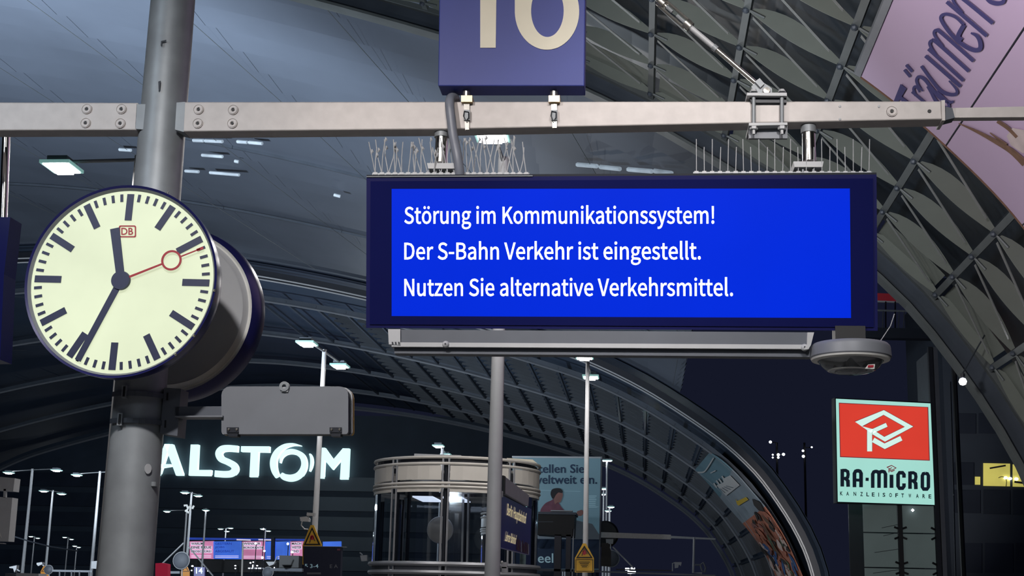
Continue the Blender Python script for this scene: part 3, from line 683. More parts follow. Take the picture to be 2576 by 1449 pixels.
top = fr(1662, 4) - ax * 1.9
MB().tube([b_ + ax * .035, b_ - ax * 2.6], .0125, 12).build('rod', 'bright_steel', tie, True)
MB().tube([a - ax * .02, a - ax * .075], .009, 8).build('threaded_end', 'steel', tie, True)
MB().tube([b_ + ax * .02, b_ + ax * .075], .009, 8).build('threaded_end', 'steel', tie, True)

# ------------------------------------------------------------------ clock: two faces back to back
def y_at_x(px, py, X):
    d = ray(px, py); return d.y * X / d.x
YF = y_at_x(303, 705, XC); YR = y_at_x(447, 790, XC)
CZ = P(303, 705, YF).z
RC = (P(545, 712, YF) - P(303, 705, YF)).length
def clock(name, label, Y, sg, face):
    t = thing(name, label, 'clock', (XC, Y, CZ), 'two faces of the platform clock')
    c = (XC, Y, CZ); g = lambda pr: [(r * RC, h * sg) for r, h in pr]
    MB().lathe(c, g([(.97, .004), (1.0, -.004), (1.0, .05), (.985, .10), (.93, .135)]), 'y', 96).build('housing', 'navy', t, True)
    MB().lathe(c, g([(.93, .133), (.90, .12), (.885, .125)]), 'y', 96).build('back_rim', 'white' if not face else 'steel', t, True)
    MB().lathe(c, g([(.885, .125), (.84, .155), (.82, .15), (0, .15)]), 'y', 96).build('back_plate', 'lightgrey', t, True)
    MB().lathe(c, g([(.975, 0), (.955, .012), (.95, .02)]), 'y', 96).build('inner_rim', 'grey', t, True)
    MB().lathe(c, g([(0, .018), (.955, .018)]), 'y', 96).build('dial', 'dial', t, False)
    return t
front = clock('platform_clock', 'round lit station clock showing 11:34 on the column', YF, 1, True)
rear = clock('platform_clock', 'second clock behind the lit one, its grey back towards the viewer', YR + .02, -1, False)
dial = [o for o in front.children if o.name.startswith('dial')][0]
rear_dial = [o for o in rear.children if o.name.startswith('dial')][0]
def onclock(a, r, Y=YF + .012):     # angle clockwise from twelve, radius in units of the clock radius
    a = math.radians(a); return V((XC + RC * r * math.sin(a), Y, CZ + RC * r * math.cos(a)))
TW = 1.2   # the dial sits turned by a degree
def mark(a, r0, r1, w, name, mat, parent, Y=YF + .012, w1=None):
    a += TW; aa = math.radians(a); t = V((math.cos(aa), 0, -math.sin(aa))) * RC * .5; w1 = w1 or w
    p, q = onclock(a, r0, Y), onclock(a, r1, Y)
    return MB().hexa([p - t * w, p + t * w, q + t * w1, q - t * w1], (0, .004, 0)).build(name, mat, parent)
for k in range(60):
    if k % 5 == 0: mark(k * 6, .635, .915, .072, 'hour_mark', 'ink', dial)
    else: mark(k * 6, .835, .915, .030, 'minute_mark', 'ink', dial)
hh = mark(347, -.02, .56, .085, 'hour_hand', 'ink', front, YF + .006, .098)
mark(203.2, -.02, .905, .070, 'minute_hand', 'ink', front, YF + .003, .066)
MB().lathe((XC, YF, CZ), [(0, -.004), (.095 * RC, -.004), (.10 * RC, .01)], 'y', 32).build('hub', 'ink', front, True)
sh = mark(66.5, .09, .455, .022, 'second_hand', 'red', front, YF + .000, .018)
mark(66.5, .65, .87, .014, 'pointer_tip', 'red', sh, YF + .000, .012); mark(66.5, .83, .90, .026, 'pointer_end', 'red', sh, YF + .000, .026)
c = onclock(66.5 + TW, .553, YF + .001); mb = MB()
n = 40; o_ = [c + V((math.cos(i * 2 * math.pi / n), 0, math.sin(i * 2 * math.pi / n))) * RC * .106 for i in range(n)]; i_ = [c + (p - c) * .80 for p in o_]
mb.poly([o_, i_], (0, .004, 0)); mb.build('ring', 'red', sh)
fl = onY(YF + .012); lx = P(320, 582, YF); 
mb = MB(); rr = lambda x0, y0, x1, y1, r: [(x1 - r + r * math.cos(math.radians(t)), y1 - r + r * math.sin(math.radians(t))) for t in (0, 30, 60, 90)] + [(x0 + r + r * math.cos(math.radians(t)), y1 - r + r * math.sin(math.radians(t))) for t in (90, 120, 150, 180)] + [(x0 + r + r * math.cos(math.radians(t)), y0 + r + r * math.sin(math.radians(t))) for t in (180, 210, 240, 270)] + [(x1 - r + r * math.cos(math.radians(t)), y0 + r + r * math.sin(math.radians(t))) for t in (270, 300, 330, 360)]
mb.poly([[fl(*p) for p in rr(299, 567, 342, 597, 4)], [fl(*p) for p in rr(302, 570, 339, 594, 3)]], (0, .003, 0)); lg = mb.build('emblem_frame', 'red', dial, label='red outlined emblem with two letters')
fit_text('emblem_letters', 'DB', fl(305, 591), fl(335, 591), fl(305, 573), 'red', lg, bold=.02, thick=0)
MB().box((XC - .05, YF + .14, CZ - .06), (XC + .05, YC - .10, CZ + .06)).build('mounting_arm', 'midgrey', front)
MB().box((XC - .05, YC + .10, CZ - .06), (XC + .05, YR - .12, CZ + .06)).build('mounting_arm', 'midgrey', rear)
c = P(409, 478, YF + .01)
for a in (125, 96, 140):
    q = onclock(a, .99, YF - .005); MB().lathe(tuple(q), [(0, -.006), (.007, 0), (0, .006)], 'y', 8).build('rim_screw', 'bright_steel', front)
q = onclock(24, 1.0, YF + .01); MB().cyl(q, q + V((.004, 0, .014)), .005, .004, 8).build('latch_pin', 'bright_steel', front)

# ------------------------------------------------------------------ bracket and the small grey box sign
YS = 6.56
br_ = thing('column_bracket', 'grey slotted bracket strapped to the column below the clock', 'bracket', tuple(P(430, 1030, YS)))
MB().hexa([P(413, 975, YS), P(455, 978, YS), P(446, 1097, YS), P(402, 1090, YS)], (0, .12, 0)).build('slotted_plate', 'midgrey', br_)
for x, y in ((421, 998), (416, 1067)): MB().hexa([P(x - 2, y - 10, YS - .003), P(x + 2, y - 10, YS - .003), P(x + 1, y + 9, YS - .003), P(x - 3, y + 9, YS - .003)], (0, .004, 0)).build('slot', 'black', br_)
for zc, px in ((P(350, 990, 6.47).z, 314), (P(350, 1058, 6.47).z, 303)):
    pts = []
    for t in range(-140, 41, 12):
        a = math.radians(t); pts.append((XC + .141 * math.cos(a), YC + .141 * math.sin(a)))
    mb = MB()
    for (xa, ya), (xb, yb_) in zip(pts, pts[1:]): mb.quad((xa, ya, zc - .012), (xb, yb_, zc - .012), (xb, yb_, zc + .012), (xa, ya, zc + .012))
    s_ = mb.build('strap', 'midgrey', br_)
    q = P(px, 0, 6.5); q = P(px, 986 if px == 314 else 1055, YC - .135)
    MB().box((q.x - .012, q.y - .012, q.z - .03), (q.x + .012, q.y + .015, q.z + .03)).build('buckle', 'steel', s_)
    MB().box((q.x - .004, q.y - .016, q.z - .024), (q.x + .006, q.y - .010, q.z + .024)).build('buckle_slot', 'black', s_)
arm = MB().hexa([P(440, 1023, YS), P(560, 1022, YS), P(560, 1046, YS), P(440, 1046, YS)], (0, .05, 0)).build('arm', 'midgrey', br_)
MB().hexa([P(440, 1046, YS - .03), P(560, 1045, YS - .03), P(560, 1049, YS - .03), P(440, 1049, YS - .03)], (0, .1, 0)).build('arm_flange', 'grey', br_)
YX = 6.55
bs = thing('box_sign', 'small grey rounded box hung on an arm from the column, hinges at its foot', 'box', tuple(P(720, 1098, YX)))
def rq(x0_, y0_, x1_, y1_, r, Y, n=5):
    out = []
    for cx, cy, a0 in ((x1_ - r, y0_ + r, -90), (x1_ - r * .3, y1_ - r * .3, 0), (x0_ + r * .3, y1_ - r * .3, 90), (x0_ + r, y0_ + r, 180)):
        rr_ = r if cy < (y0_ + y1_) / 2 else r * .3
        for i in range(n): a = math.radians(a0 + 90 * i / (n - 1)); out.append(P(cx + rr_ * math.cos(a), cy + rr_ * math.sin(a), Y))
    return out
b = MB().poly([rq(557, 972, 876, 1092, 22, YX)], (0, .03, 0)).build('front_plate', 'grey', bs)
MB().poly([rq(558, 974, 886, 1094, 24, YX + .045)], (0, .02, 0)).build('middle_plate', 'lightgrey', bs)
MB().poly([rq(560, 976, 889, 1095, 26, YX + .075)], (0, .025, 0)).build('back_plate', 'yellow', bs, label='yellow edged back plate')
MB().poly([rq(561, 977, 882, 1094, 24, YX + .028)], (0, .05, 0)).build('core', 'dark', bs)
q = P(715, 972, YX - .01); e = MB().lathe(tuple(q), [(.010, -.004), (.024, -.004), (.024, .02), (.010, .02), (.010, -.004)], 'y', 20).build('latch_ring', 'steel', bs, True)
MB().hexa([P(706, 974, YX - .008), P(727, 974, YX - .008), P(724, 986, YX - .008), P(708, 986, YX - .008)], (0, .008, 0)).build('latch_tab', 'lightgrey', bs)
for x in (585, 844):
    h = MB().hexa([P(x - 15, 1075, YX - .008), P(x + 15, 1075, YX - .008), P(x + 15, 1088, YX - .008), P(x - 15, 1088, YX - .008)], (0, .012, 0)).build('hinge', 'dark', bs)
    for d_ in (-10, 10): q = P(x + d_, 1080, YX - .01); MB().lathe(tuple(q), [(0, -.006), (.006, -.003), (.007, .004)], 'y', 10).build('rivet', 'bright_steel', h)
    MB().hexa([P(x - 12, 1088, YX - .004), P(x + 14, 1088, YX - .004), P(x + 12, 1098, YX - .004), P(x - 10, 1098, YX - .004)], (0, .05, 0)).build('hinge_foot', 'dark', bs)

# slim display edge and post at the left border
YN = 6.9
nb = thing('hanging_display', 'narrow edge of a dark blue display box at the left border of the view', 'display', tuple(P(0, 870, YN)))
MB().hexa([P(-200, 548, YN), P(26, 546, YN), P(10, 690, YN), P(0, 905, YN), P(-200, 905, YN)], (0, .14, 0)).build('casing', 'bezel', nb)
MB().cyl(P(8, 560, YN + .07), P(16, 345, YN + .07), .022, None, 20).build('hanger_tube', 'chrome', nb, True)

# ------------------------------------------------------------------ lamp masts down the platforms
def at_z(px, py, z):
    d = ray(px, py); return EYE + d * ((z - EYE.z) / d.z)
_pm = MB().box((-.18, -.20, 0), (.18, .20, .03)); _dm = MB()
def mesh_of(mb, name, mat):
    me = bpy.data.meshes.new(name); me.from_pydata([tuple(v) for v in mb.v], [], mb.f); me.update(); me.materials.append(M[mat]); return me
ME_HEAD = mesh_of(MB().box((-.165, -.20, 0), (.165, .20, .035)), 'lamp_head', 'lamprim')
ME_CAP = mesh_of(MB().box((-.11, -.14, .035), (.11, .14, .10)), 'head_cap', 'midgrey')
_d = MB().hexa([(-.14, -.17, 0), (.14, -.17, 0), (.14, .17, 0), (-.14, .17, 0)], (0, 0, -.008)); _d.hexa([(-.09, -.12, -.008), (.09, -.12, -.008), (.09, .12, -.008), (-.09, .12, -.008)], (0, 0, -.03))
ME_DIF = mesh_of(_d, 'diffuser', 'lamp'); ME_DIFS = mesh_of(_d, 'diffuser', 'lampsmall')
def simple(me, parent, loc, s=1):
    o = bpy.data.objects.new(me.name, me); C.objects.link(o); o.parent = parent; o.location = loc; o.scale = (s, s, s); return o
G_M = 'lamp masts down the platforms'
def mast(label, heads, pole=None, z=6.0, r=.075, near=False, s=1.0, straps=False, hidden_arm=False):
    hs = [at_z(x, y, z) for x, y in heads]
    if pole is None: c = sum(hs, V()) / len(hs)
    else: c = at_z(pole[0], pole[1], z)
    base = V((c.x, c.y, 0)); t = thing('lamp_mast', label, 'lamp mast', tuple(base), G_M)
    MB().cyl(base, base + V((0, 0, z + .12)), r, r * .62, 16).build('pole', 'lightgrey', t, True)
    for h in hs:
        if (h - c).length > .1: MB().tube([V((c.x, c.y, z + .08)), V((h.x, h.y, z + .07))], .02, 8).build('arm', 'steel', t)
        hd = simple(ME_HEAD, t, h - base, s); simple(ME_CAP, hd, (0, 0, 0)); simple(ME_DIF if near else ME_DIFS, hd, (0, 0, 0))
    if s == 1.0:
        for h in hs[:1 if not near else 2]: light('AREA', tuple(h - V((0, 0, .06))), 60, (1, .95, .9), .22) if near else light('POINT', tuple(h - V((0, 0, .10))), 42, (.84, .93, 1), .09)
    if straps:
        for zz in (2.6, 3.0): MB().cyl(base + V((0, 0, zz)), base + V((0, 0, zz + .03)), r * 1.25, None, 12).build('strap', 'dark', t)
    return t
mast('lamp mast behind the clock, its square lamp above the clock to the left', [(155, 423)], pole=(350, 420), r=.09, near=True)
nm = mast('lamp mast carrying the station name sign, passing in front of the glass lift', [(1237, 343), (1290, 495)], r=.088, near=True)
mast('lamp mast with two lamps crossing the large glowing letters', [(772, 866), (855, 922)], r=.068, near=True)
wm = mast('slim lamp mast with a yellow warning sign in front of the blue poster', [(1470, 900), (1486, 950)], r=.062, near=True)
mast('lamp mast whose lamp shows just above the roof of the glass lift', [(1103, 1123), (1122, 1145)])
mast('leftmost tall lamp mast, its lamps wide apart beside the grey sign', [(22, 1190), (142, 1184)])
mast('lamp mast half hidden by the left edge of the thick column', [(193, 1196), (311, 1190)])
mast('second lamp mast from the left with two lamps close together', [(110, 1236), (155, 1243)])
mast('black-banded mast with two lamps right of the thick column', [(465, 1240), (498, 1248)], straps=True)
mast('mast with one lamp low beside the thick column', [(420, 1287)], pole=(470, 1287))
mast('mast with one small lamp right of the black-banded mast', [(518, 1284)])
mast('low distant mast with two lamps nearest the left border', [(78, 1350), (95, 1354)])
mast('distant mast with two lamps behind the second mast from the left', [(163, 1352), (180, 1357)])
mast('distant mast with the two lowest lamps left of the column', [(188, 1374), (198, 1377)], z=5.4)
mast('far mast with three lamps above the pink advertising wall', [(555, 1331), (571, 1337), (580, 1329)])
mast('far mast with two lamps above the middle of the advertising wall', [(661, 1331), (675, 1336)])
mast('mast with twin lamps beside the top right corner of the blue poster', [(1521, 1159), (1533, 1159)], z=9)
mast('mast with stacked lamps halfway up right of the blue poster', [(1519, 1230), (1518, 1244)], z=7.5)
mast('short mast with two glaring lamps over the round dark disc', [(1537, 1276), (1530, 1286)])

# ------------------------------------------------------------------ glass lift
ang0 = P(944, 1250, 31); ang1 = P(1356, 1250, 31)
LX = (ang0.x + ang1.x) / 2; LR = (ang1.x - ang0.x) / 2; LY = 31.0
def lift(label, X, Y, R, full=True):
    t = thing('glass_lift', label, 'lift', (X, Y, 0), None); s = R / LR
    zz = lambda py: (P(1150, py, LY - LR).z)
    rr = lambda z0, r: [(X + r * math.cos(a * math.pi / 32), Y + r * math.sin(a * math.pi / 32), z0) for a in range(64)]
    z_top, z_a, z_b, z_c, z_d, z_e, z_f, z_g = (zz(v) for v in (1150, 1166, 1207, 1213, 1221, 1235, 1419, 1441))
    for z in (z_top, z_a, z_c - .02, z_d - .03): MB().tube(rr(z, R), .035, 6, True).build('ring_rail', 'liftpanel', t, True)
    for z in (z_f, z_g): MB().tube(rr(z, R + .02), .05, 6, True).build('ring_rail', 'liftframe', t, True)
    angs = []
    for px in (988, 1124, 1283):
        u = P(px, 1250, LY - LR).x; 
        a = math.acos(max(-1, min(1, (P(px, 1250, LY - LR * .85).x - LX) / LR))); angs.append(-a)
    angs = sorted(angs) + [angs[0] + math.pi, angs[1] + math.pi, angs[2] + math.pi, math.pi / 2 + .3]
    angs = sorted(a % (2 * math.pi) for a in angs)
    for a in angs:
        for d in (-.035, .035):
            p = V((X + R * math.cos(a + d), Y + R * math.sin(a + d), 0)); MB().tube([p, p + V((0, 0, z_top))], .022, 6).build('mullion', 'liftframe', t)
        p = V((X + (R - .1) * math.cos(a), Y + (R - .1) * math.sin(a), 0)); MB().tube([p, p + V((0, 0, z_top - .05))], .05, 6).build('post', 'dark', t)
    n = len(angs)
    for i in range(n):
        a, b = angs[i] + .05, angs[(i + 1) % n] - .05
        if b < a: b += 2 * math.pi
        def arcp(z0, z1, r, name, mat, th=.02):
            mb = MB(); k = max(4, int((b - a) / .12)); 
            for j in range(k):
                u0, u1 = a + (b - a) * j / k, a + (b - a) * (j + 1) / k
                mb.quad((X + r * math.cos(u0), Y + r * math.sin(u0), z0), (X + r * math.cos(u1), Y + r * math.sin(u1), z0), (X + r * math.cos(u1), Y + r * math.sin(u1), z1), (X + r * math.cos(u0), Y + r * math.sin(u0), z1))
            mb.build(name, mat, t, True)
        arcp(z_b, z_a - .04, R, 'parapet_panel', 'liftpanel'); arcp(z_e - .02, z_d - .05, R, 'lower_band', 'liftpanel')
        arcp(z_a, z_top - .02, R - .06, 'dark_band', 'dark'); arcp(z_d, z_b - .02, R - .06, 'dark_band', 'dark')
        arcp(z_f, z_e, R - .02, 'glass_pane', 'clear'); arcp(0, z_f - .02, R - .02, 'plinth_panel', 'midgrey')
    MB().lathe((X, Y, 0), [(0, z_b + .02), (R - .1, z_b)], n=32).build('ceiling_disc', 'liftpanel', t)
    for k in range(2):
        MB().box((X - .9 + .65 * k, Y - .6, z_e - .06), (X - .45 + .65 * k, Y + .9, z_e - .03)).build('ceiling_light', 'lampdim', t)
    return t, z_top, z_e, z_f
lf, zt, ze, zf = lift('round glass lift with white parapet panels behind the name sign', LX, LY, LR)
lift('second round glass lift seen through the nearer one', LX + .2, 49.5, LR * .95)
Fl = onY(LY - .2)
MB().hexa([Fl(1042, 1141), Fl(1160, 1145), Fl(1160, 1150), Fl(1042, 1149)], (0, .3, 0)).build('roof_rail', 'lightgrey', lf)
MB().hexa([Fl(1275, 1152), Fl(1340, 1156), Fl(1352, 1166), Fl(1275, 1160)], (0, .4, 0)).build('roof_unit', 'cream', lf)
for x in (1163, 1166): pass
for x0_, x1_ in ((1163, 1168), (1176, 1181)): 
    MB().hexa([Fl(x0_, 1232), Fl(x1_, 1232), Fl(x1_ - 4, 1419), Fl(x0_ - 4, 1419)], (0, .06, 0)).build('door_frame', 'lightgrey', lf)
for a, b in ((1164, 1226), (1164, 1250), (1130, 1238)):
    MB().hexa([Fl(a, b), Fl(1237, b), Fl(1237, b + 4), Fl(a, b + 4)], (0, .06, 0)).build('door_head', 'liftpanel', lf)
def round_disc(label, px, py, rpx, Y, stem=None, mat='lightgrey'):
    c = P(px, py, Y); r = rpx * Y / FPX
    t = thing('traffic_mirror', label, 'mirror', tuple(c), 'round grey discs on poles')
    MB().lathe(tuple(c), [(0, -.04), (r * .7, -.035), (r * .93, -.01), (r, .0), (r, .03), (0, .05)], 'y', 40).build('disc', 'liftpanel' if Y < 35 else 'midgrey', t, True)
    MB().lathe(tuple(c), [(r * .93, -.014), (r * 1.0, -.006), (r * 1.02, .02)], 'y', 40).build('rim', 'lightgrey', t, True)
    if stem: MB().tube([c + V((0, .06, 0)), P(stem[0], stem[1], Y + .06)], .02, 6).build('stem', mat, t)
    return t
round_disc('round pale disc seen through the panes of the near glass lift', 1107, 1333, 33, LY - .3, (1110, 1500))
round_disc('round grey disc on the black-banded mast, right of the column', 456, 1410, 22, 40, (458, 1500))
round_disc('pale crescent of a disc behind the dark hanging sign', 1537, 1405, 21, 46, (1536, 1360))
round_disc('faint disc behind the small orange sign at the lower left', 122, 1433, 12, 44, (122, 1500))
round_disc('grey disc low beside the dark info board', 674, 1440, 14, 44, (676, 1500))

# ------------------------------------------------------------------ station name sign on the near mast
X0 = nm.location.x + .10
def onX(X): return lambda px, py: EYE + ray(px, py) * (X / ray(px, py).x)
pl = P(1265, 1247, 14.6); pr = P(1337, 1281, 16.55); qlb = P(1262, 1377, 14.6); qrb = P(1334, 1396, 16.55)
pv = (pr - pl).cross(qlb - pl).normalized()
if pv.dot(EYE - pl) < 0: pv = -pv
FN = lambda off: (lambda x, y: ONP(x, y, pl + pv * off, pv))
ns = thing('station_name_sign', 'blue station name sign seen edge-on behind the lamp mast', 'sign', tuple(P(1300, 1385, 15.5)))
MB().hexa([FN(0)(1262, 1246), FN(0)(1337, 1281), FN(0)(1333, 1396), FN(0)(1259, 1377)], -pv * .05).build('sign_panel', 'nameblue', ns)
g = FN(.004)
fit_text('name_text', 'Berlin Hauptbahnhof', g(1274, 1305), g(1322, 1327), g(1277, 1266), 'namecream', ns, bold=.012)
fit_text('name_text', 'Lehrter Bahnhof', g(1270, 1361), g(1297, 1370), g(1273, 1336), 'namecream', ns, bold=.012)
for i in range(9):
    x = 1300 + i * 3.6; y = 1352 + i * 1.2
    MB().poly([[g(x, y + random.uniform(0, 12)), g(x + 1.6, y + 6), g(x + 1.8, y + 34), g(x, y + 32)]], pv * .001).build('graphic_stripe', random.choice(['shirt', 'lightgrey', 'brown']), ns)
lb2 = thing('metal_box', 'flat grey box above the blue station name sign', 'box', tuple(P(1300, 1245, 15.5)))
MB().hexa([FN(.03)(1272, 1200), FN(.03)(1331, 1246), FN(.03)(1329, 1274), FN(.03)(1271, 1241)], -pv * .12).build('box_body', 'lightgrey', lb2)
MB().hexa([FN(.035)(1266, 1196), FN(.035)(1272, 1198), FN(.035)(1271, 1243), FN(.035)(1266, 1240)], -pv * .14).build('end_cap', 'dark', lb2)
for px, py in ((1258, 1243), (1235, 1432), (1270, 1434), (1240, 1440), (1268, 1422)):
    c = P(px, py, 14.25); MB().box(c - V((.03, .03, .03)), c + V((.03, .03, .03))).build('clamp', 'lightgrey', ns)
c = P(1263, 1414, 14.2); MB().lathe(tuple(c), [(0, -.01), (.014, 0), (0, .01)], 'y', 8).build('pale_sticker', 'white', nm)

# ------------------------------------------------------------------ poster wall 'Stellen Sie weltweit ein.'
YP = 44.0; F = onY(YP)
ps = thing('poster_wall', 'tall blue poster with dark lettering and a printed man behind the lift', 'poster', tuple(F(1400, 1440)))
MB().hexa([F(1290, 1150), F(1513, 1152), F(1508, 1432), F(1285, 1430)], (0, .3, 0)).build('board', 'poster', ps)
MB().hexa([onY(YP - .05)(1288, 1147), onY(YP - .05)(1515, 1149), onY(YP - .05)(1515, 1153), onY(YP - .05)(1288, 1151)], (0, .4, 0)).build('top_edge', 'lightgrey', ps)
MB().hexa([onY(YP - .05)(1511, 1150), onY(YP - .05)(1515, 1150), onY(YP - .05)(1509, 1434), onY(YP - .05)(1506, 1434)], (0, .4, 0)).build('side_edge', 'midgrey', ps)
G = onY(YP - .03)
fit_text('poster_text', 'Stellen Sie', G(1340, 1190), G(1470, 1190), G(1340, 1168), 'posterink', ps, bold=.016)
fit_text('poster_text', 'weltweit ein.', G(1340, 1217.5), G(1502, 1217.5), G(1340, 1195), 'posterink', ps, bold=.016)
MB().poly([[G(1285, 1355), G(1512, 1357), G(1508, 1431), G(1285, 1430)]], (0, .01, 0)).build('lower_band', 'adnavy' if False else 'posterink', ps)
MB().poly([[G(x, y) for x, y in ((1350, 1345), (1420, 1300), (1455, 1310), (1490, 1318), (1511, 1350), (1511, 1383), (1350, 1380))]], (0, .008, 0)).build('printed_fabric', 'posterpale', ps)
fit_text('poster_text', 'deel', onY(YP - .04)(1335, 1416), onY(YP - .04)(1392, 1416), onY(YP - .04)(1335, 1392), 'postertext', ps, bold=.012)
for i in range(7): MB().poly([[G(1481, 1247 + i * 4.6), G(1481 + random.randint(16, 27), 1247 + i * 4.6), G(1500, 1248.6 + i * 4.6), G(1481, 1248.6 + i * 4.6)]], (0, .005, 0)).build('small_print', 'postertext', ps)
MB().poly([[G(1352, 1233), G(1460, 1236), G(1460, 1236.6), G(1352, 1233.6)]], (0, .004, 0)).build('thin_line', 'postertext', ps)
H = onY(YP - .04)
mn = MB().poly([[H(x, y) for x, y in smooth2([(1358, 1300), (1360, 1282), (1372, 1266), (1388, 1258), (1396, 1250), (1404, 1262), (1412, 1275), (1424, 1290), (1420, 1300), (1358, 1300)], 4)[:-1]]], (0, .008, 0)).build('printed_man', 'shirt', ps, label='printed man in a pinkish shirt looking down')
MB().poly([[onY(YP - .05)(x, y) for x, y in smooth2([(1392, 1250), (1388, 1240), (1392, 1234), (1402, 1232), (1412, 1236), (1416, 1244), (1413, 1256), (1409, 1264), (1402, 1264), (1396, 1268), (1392, 1250)], 4)[:-1]]], (0, .006, 0)).build('face', 'skin', mn)
MB().poly([[onY(YP - .06)(x, y) for x, y in smooth2([(1389, 1254), (1385, 1243), (1388, 1232), (1398, 1228), (1410, 1229), (1416, 1236), (1413, 1240), (1404, 1239), (1397, 1246), (1393, 1254), (1389, 1254)], 4)[:-1]]], (0, .006, 0)).build('hair', 'hair', mn)
MB().poly([[onY(YP - .06)(x, y) for x, y in ((1452, 1286), (1464, 1282), (1470, 1290), (1462, 1298), (1448, 1298))]], (0, .006, 0)).build('printed_hand', 'skin', mn)
# dark gantry in front of the poster
YG = 41.5; F = onY(YG)
gt = thing('kiosk_frame', 'dark box on dark posts in front of the blue poster', 'kiosk', tuple(F(1400, 1500)))
MB().hexa([F(1350, 1292), F(1446, 1294), F(1442, 1350), F(1350, 1344)], (0, 1.2, 0)).build('box_body', 'black', gt)
MB().hexa([onY(YG - .1)(1350, 1287), onY(YG - .1)(1449, 1289), onY(YG - .1)(1449, 1295), onY(YG - .1)(1350, 1293)], (0, 1.4, 0)).build('roof_slab', 'midgrey', gt)
MB().hexa([onY(YG - .1)(1385, 1283), onY(YG - .1)(1440, 1284), onY(YG - .1)(1440, 1287), onY(YG - .1)(1385, 1286)], (0, .3, 0)).build('roof_rail', 'lightgrey', gt)
MB().hexa([F(1352, 1312), F(1392, 1312), F(1392, 1313.5), F(1352, 1313.5)], (0, -.02, 0)).build('trim_line', 'midgrey', gt)
for a, b in ((1395, 1412), (1424, 1436)):
    MB().hexa([F(a, 1345), F(b, 1345), F(b - 4, 1560), F(a - 4, 1560)], (0, .3, 0)).build('post', 'infoblue', gt)
MB().hexa([F(1441, 1330), F(1444, 1330), F(1438, 1560), F(1435, 1560)], (0, .1, 0)).build('post', 'lightgrey', gt)
MB().hexa([F(1350, 1430), F(1510, 1434), F(1510, 1440), F(1350, 1436)], (0, .2, 0)).build('cross_rail', 'midgrey', gt)

# ------------------------------------------------------------------ warning signs
def warning(label, cx, ytop, ybase, ybot, w, Y, mat='yellow', detail=True):
    t = thing('warning_sign', label, 'warning sign', tuple(P(cx, ybot, Y)), 'yellow high voltage warning signs'); F = onY(Y)
    h = w / 2; l = [(cx - 4, ytop), (cx + 4, ytop), (cx + h, ybase), (cx + h, ybot), (cx - h, ybot), (cx - h, ybase)]
    MB().poly([[F(*p) for p in l]], (0, .03, 0)).build('sign_plate', mat, t)
    G = onY(Y - .01); s = w / 47
    mb = MB(); mb.poly([[G(cx, ytop + 5 * s), G(cx + h - 3 * s, ybase - 0 * s), G(cx - h + 3 * s, ybase)], [G(cx, ytop + 11 * s), G(cx + h - 8 * s, ybase - 3 * s), G(cx - h + 8 * s, ybase - 3 * s)]], (0, .006, 0)); mb.build('triangle_border', 'black', t)
    if detail:
        mb = MB(); mb.poly([[G(cx - h + 2, ybase + 3), G(cx + h - 2, ybase + 3), G(cx + h - 2, ybot - 2), G(cx - h + 2, ybot - 2)], [G(cx - h + 3.5, ybase + 4.5), G(cx + h - 3.5, ybase + 4.5), G(cx + h - 3.5, ybot - 3.5), G(cx - h + 3.5, ybot - 3.5)]], (0, .004, 0)); mb.build('text_border', 'black', t)
        for i in range(4): 
            a = 14 - 2.5 * i; MB().poly([[G(cx - a, ybase + 9 + 4 * i), G(cx + a, ybase + 9 + 4 * i), G(cx + a, ybase + 10.5 + 4 * i), G(cx - a, ybase + 10.5 + 4 * i)]], (0, .004, 0)).build('warning_text_line', 'black', t)
        d = disc(MB(), G, cx, ytop + (ybase - ytop) * .62, 5 * s, 6 * s, 12, (0, .004, 0)).build('red_mark', 'red', t)
        stroke(MB(), G, [(cx - 6 * s, ybase - 6 * s), (cx, ybase - 22 * s), (cx + 7 * s, ybase - 10 * s)], 2.5 * s, (0, .003, 0)).build('person_mark', 'brown', t)
    return t
warning('yellow high voltage warning sign on the slim mast before the poster', 1470, 1367, 1404, 1440, 48, 25.9)
warning('yellow warning triangle above the dark info board', 785, 1321, 1371, 1420, 48, 24.2)
warning('small orange warning sign at the foot of the second left mast', 113, 1424, 1438, 1475, 22, 46, 'orange', False)
warning('small orange warning sign right of the red box', 466, 1422, 1438, 1475, 22, 46, 'orange', False)

# ------------------------------------------------------------------ far cross beam with hanging things
YQ = 45.0; F = onY(YQ)
fb = thing('cross_beam', 'far cross beam on the right with a thin extension and a hanging rod', 'beam', tuple(F(1600, 1345)))
MB().hexa([F(1470, 1337), F(1688, 1345), F(1688, 1357), F(1470, 1351)], (0, .13, 0)).build('beam_body', 'beam', fb)
MB().hexa([F(1688, 1348), F(1800, 1354), F(1800, 1358), F(1688, 1354)], (0, .08, 0)).build('thin_extension', 'lightgrey', fb)
MB().tube([F(1746, 1352), F(1744, 1441), F(1766, 1442)], .035, 6).build('hanging_rod', 'lightgrey', fb)
mb = MB(); mb.tube([F(1748, 1421), F(1762, 1421), F(1769, 1415), F(1775, 1428), F(1773, 1440), F(1766, 1436), F(1762, 1422)], .03, 6).build('camera_bracket', 'grey', fb)
MB().tube([F(1542, 1376), F(1595, 1430)], .025, 6).build('diagonal_brace', 'lightgrey', fb)
cm = thing('surveillance_camera', 'boxy white camera on a thin frame right of the poster', 'camera', tuple(F(1705, 1425)))
MB().hexa([F(1697, 1414), F(1715, 1414), F(1713, 1424), F(1708, 1420), F(1706, 1428), F(1698, 1429)], (0, .3, 0)).build('camera_body', 'lightgrey', cm)
MB().tube([F(1692, 1437), F(1692, 1417), F(1697, 1416)], .02, 6).build('arm', 'lightgrey', cm)
rl = MB().hexa([F(1510, 1436), F(1800, 1446), F(1800, 1450), F(1510, 1440)], (0, .1, 0)).build('rail_beam', 'grey'); tag(rl, 'thin grey rail along the lower right under the far cross beam', 'rail')
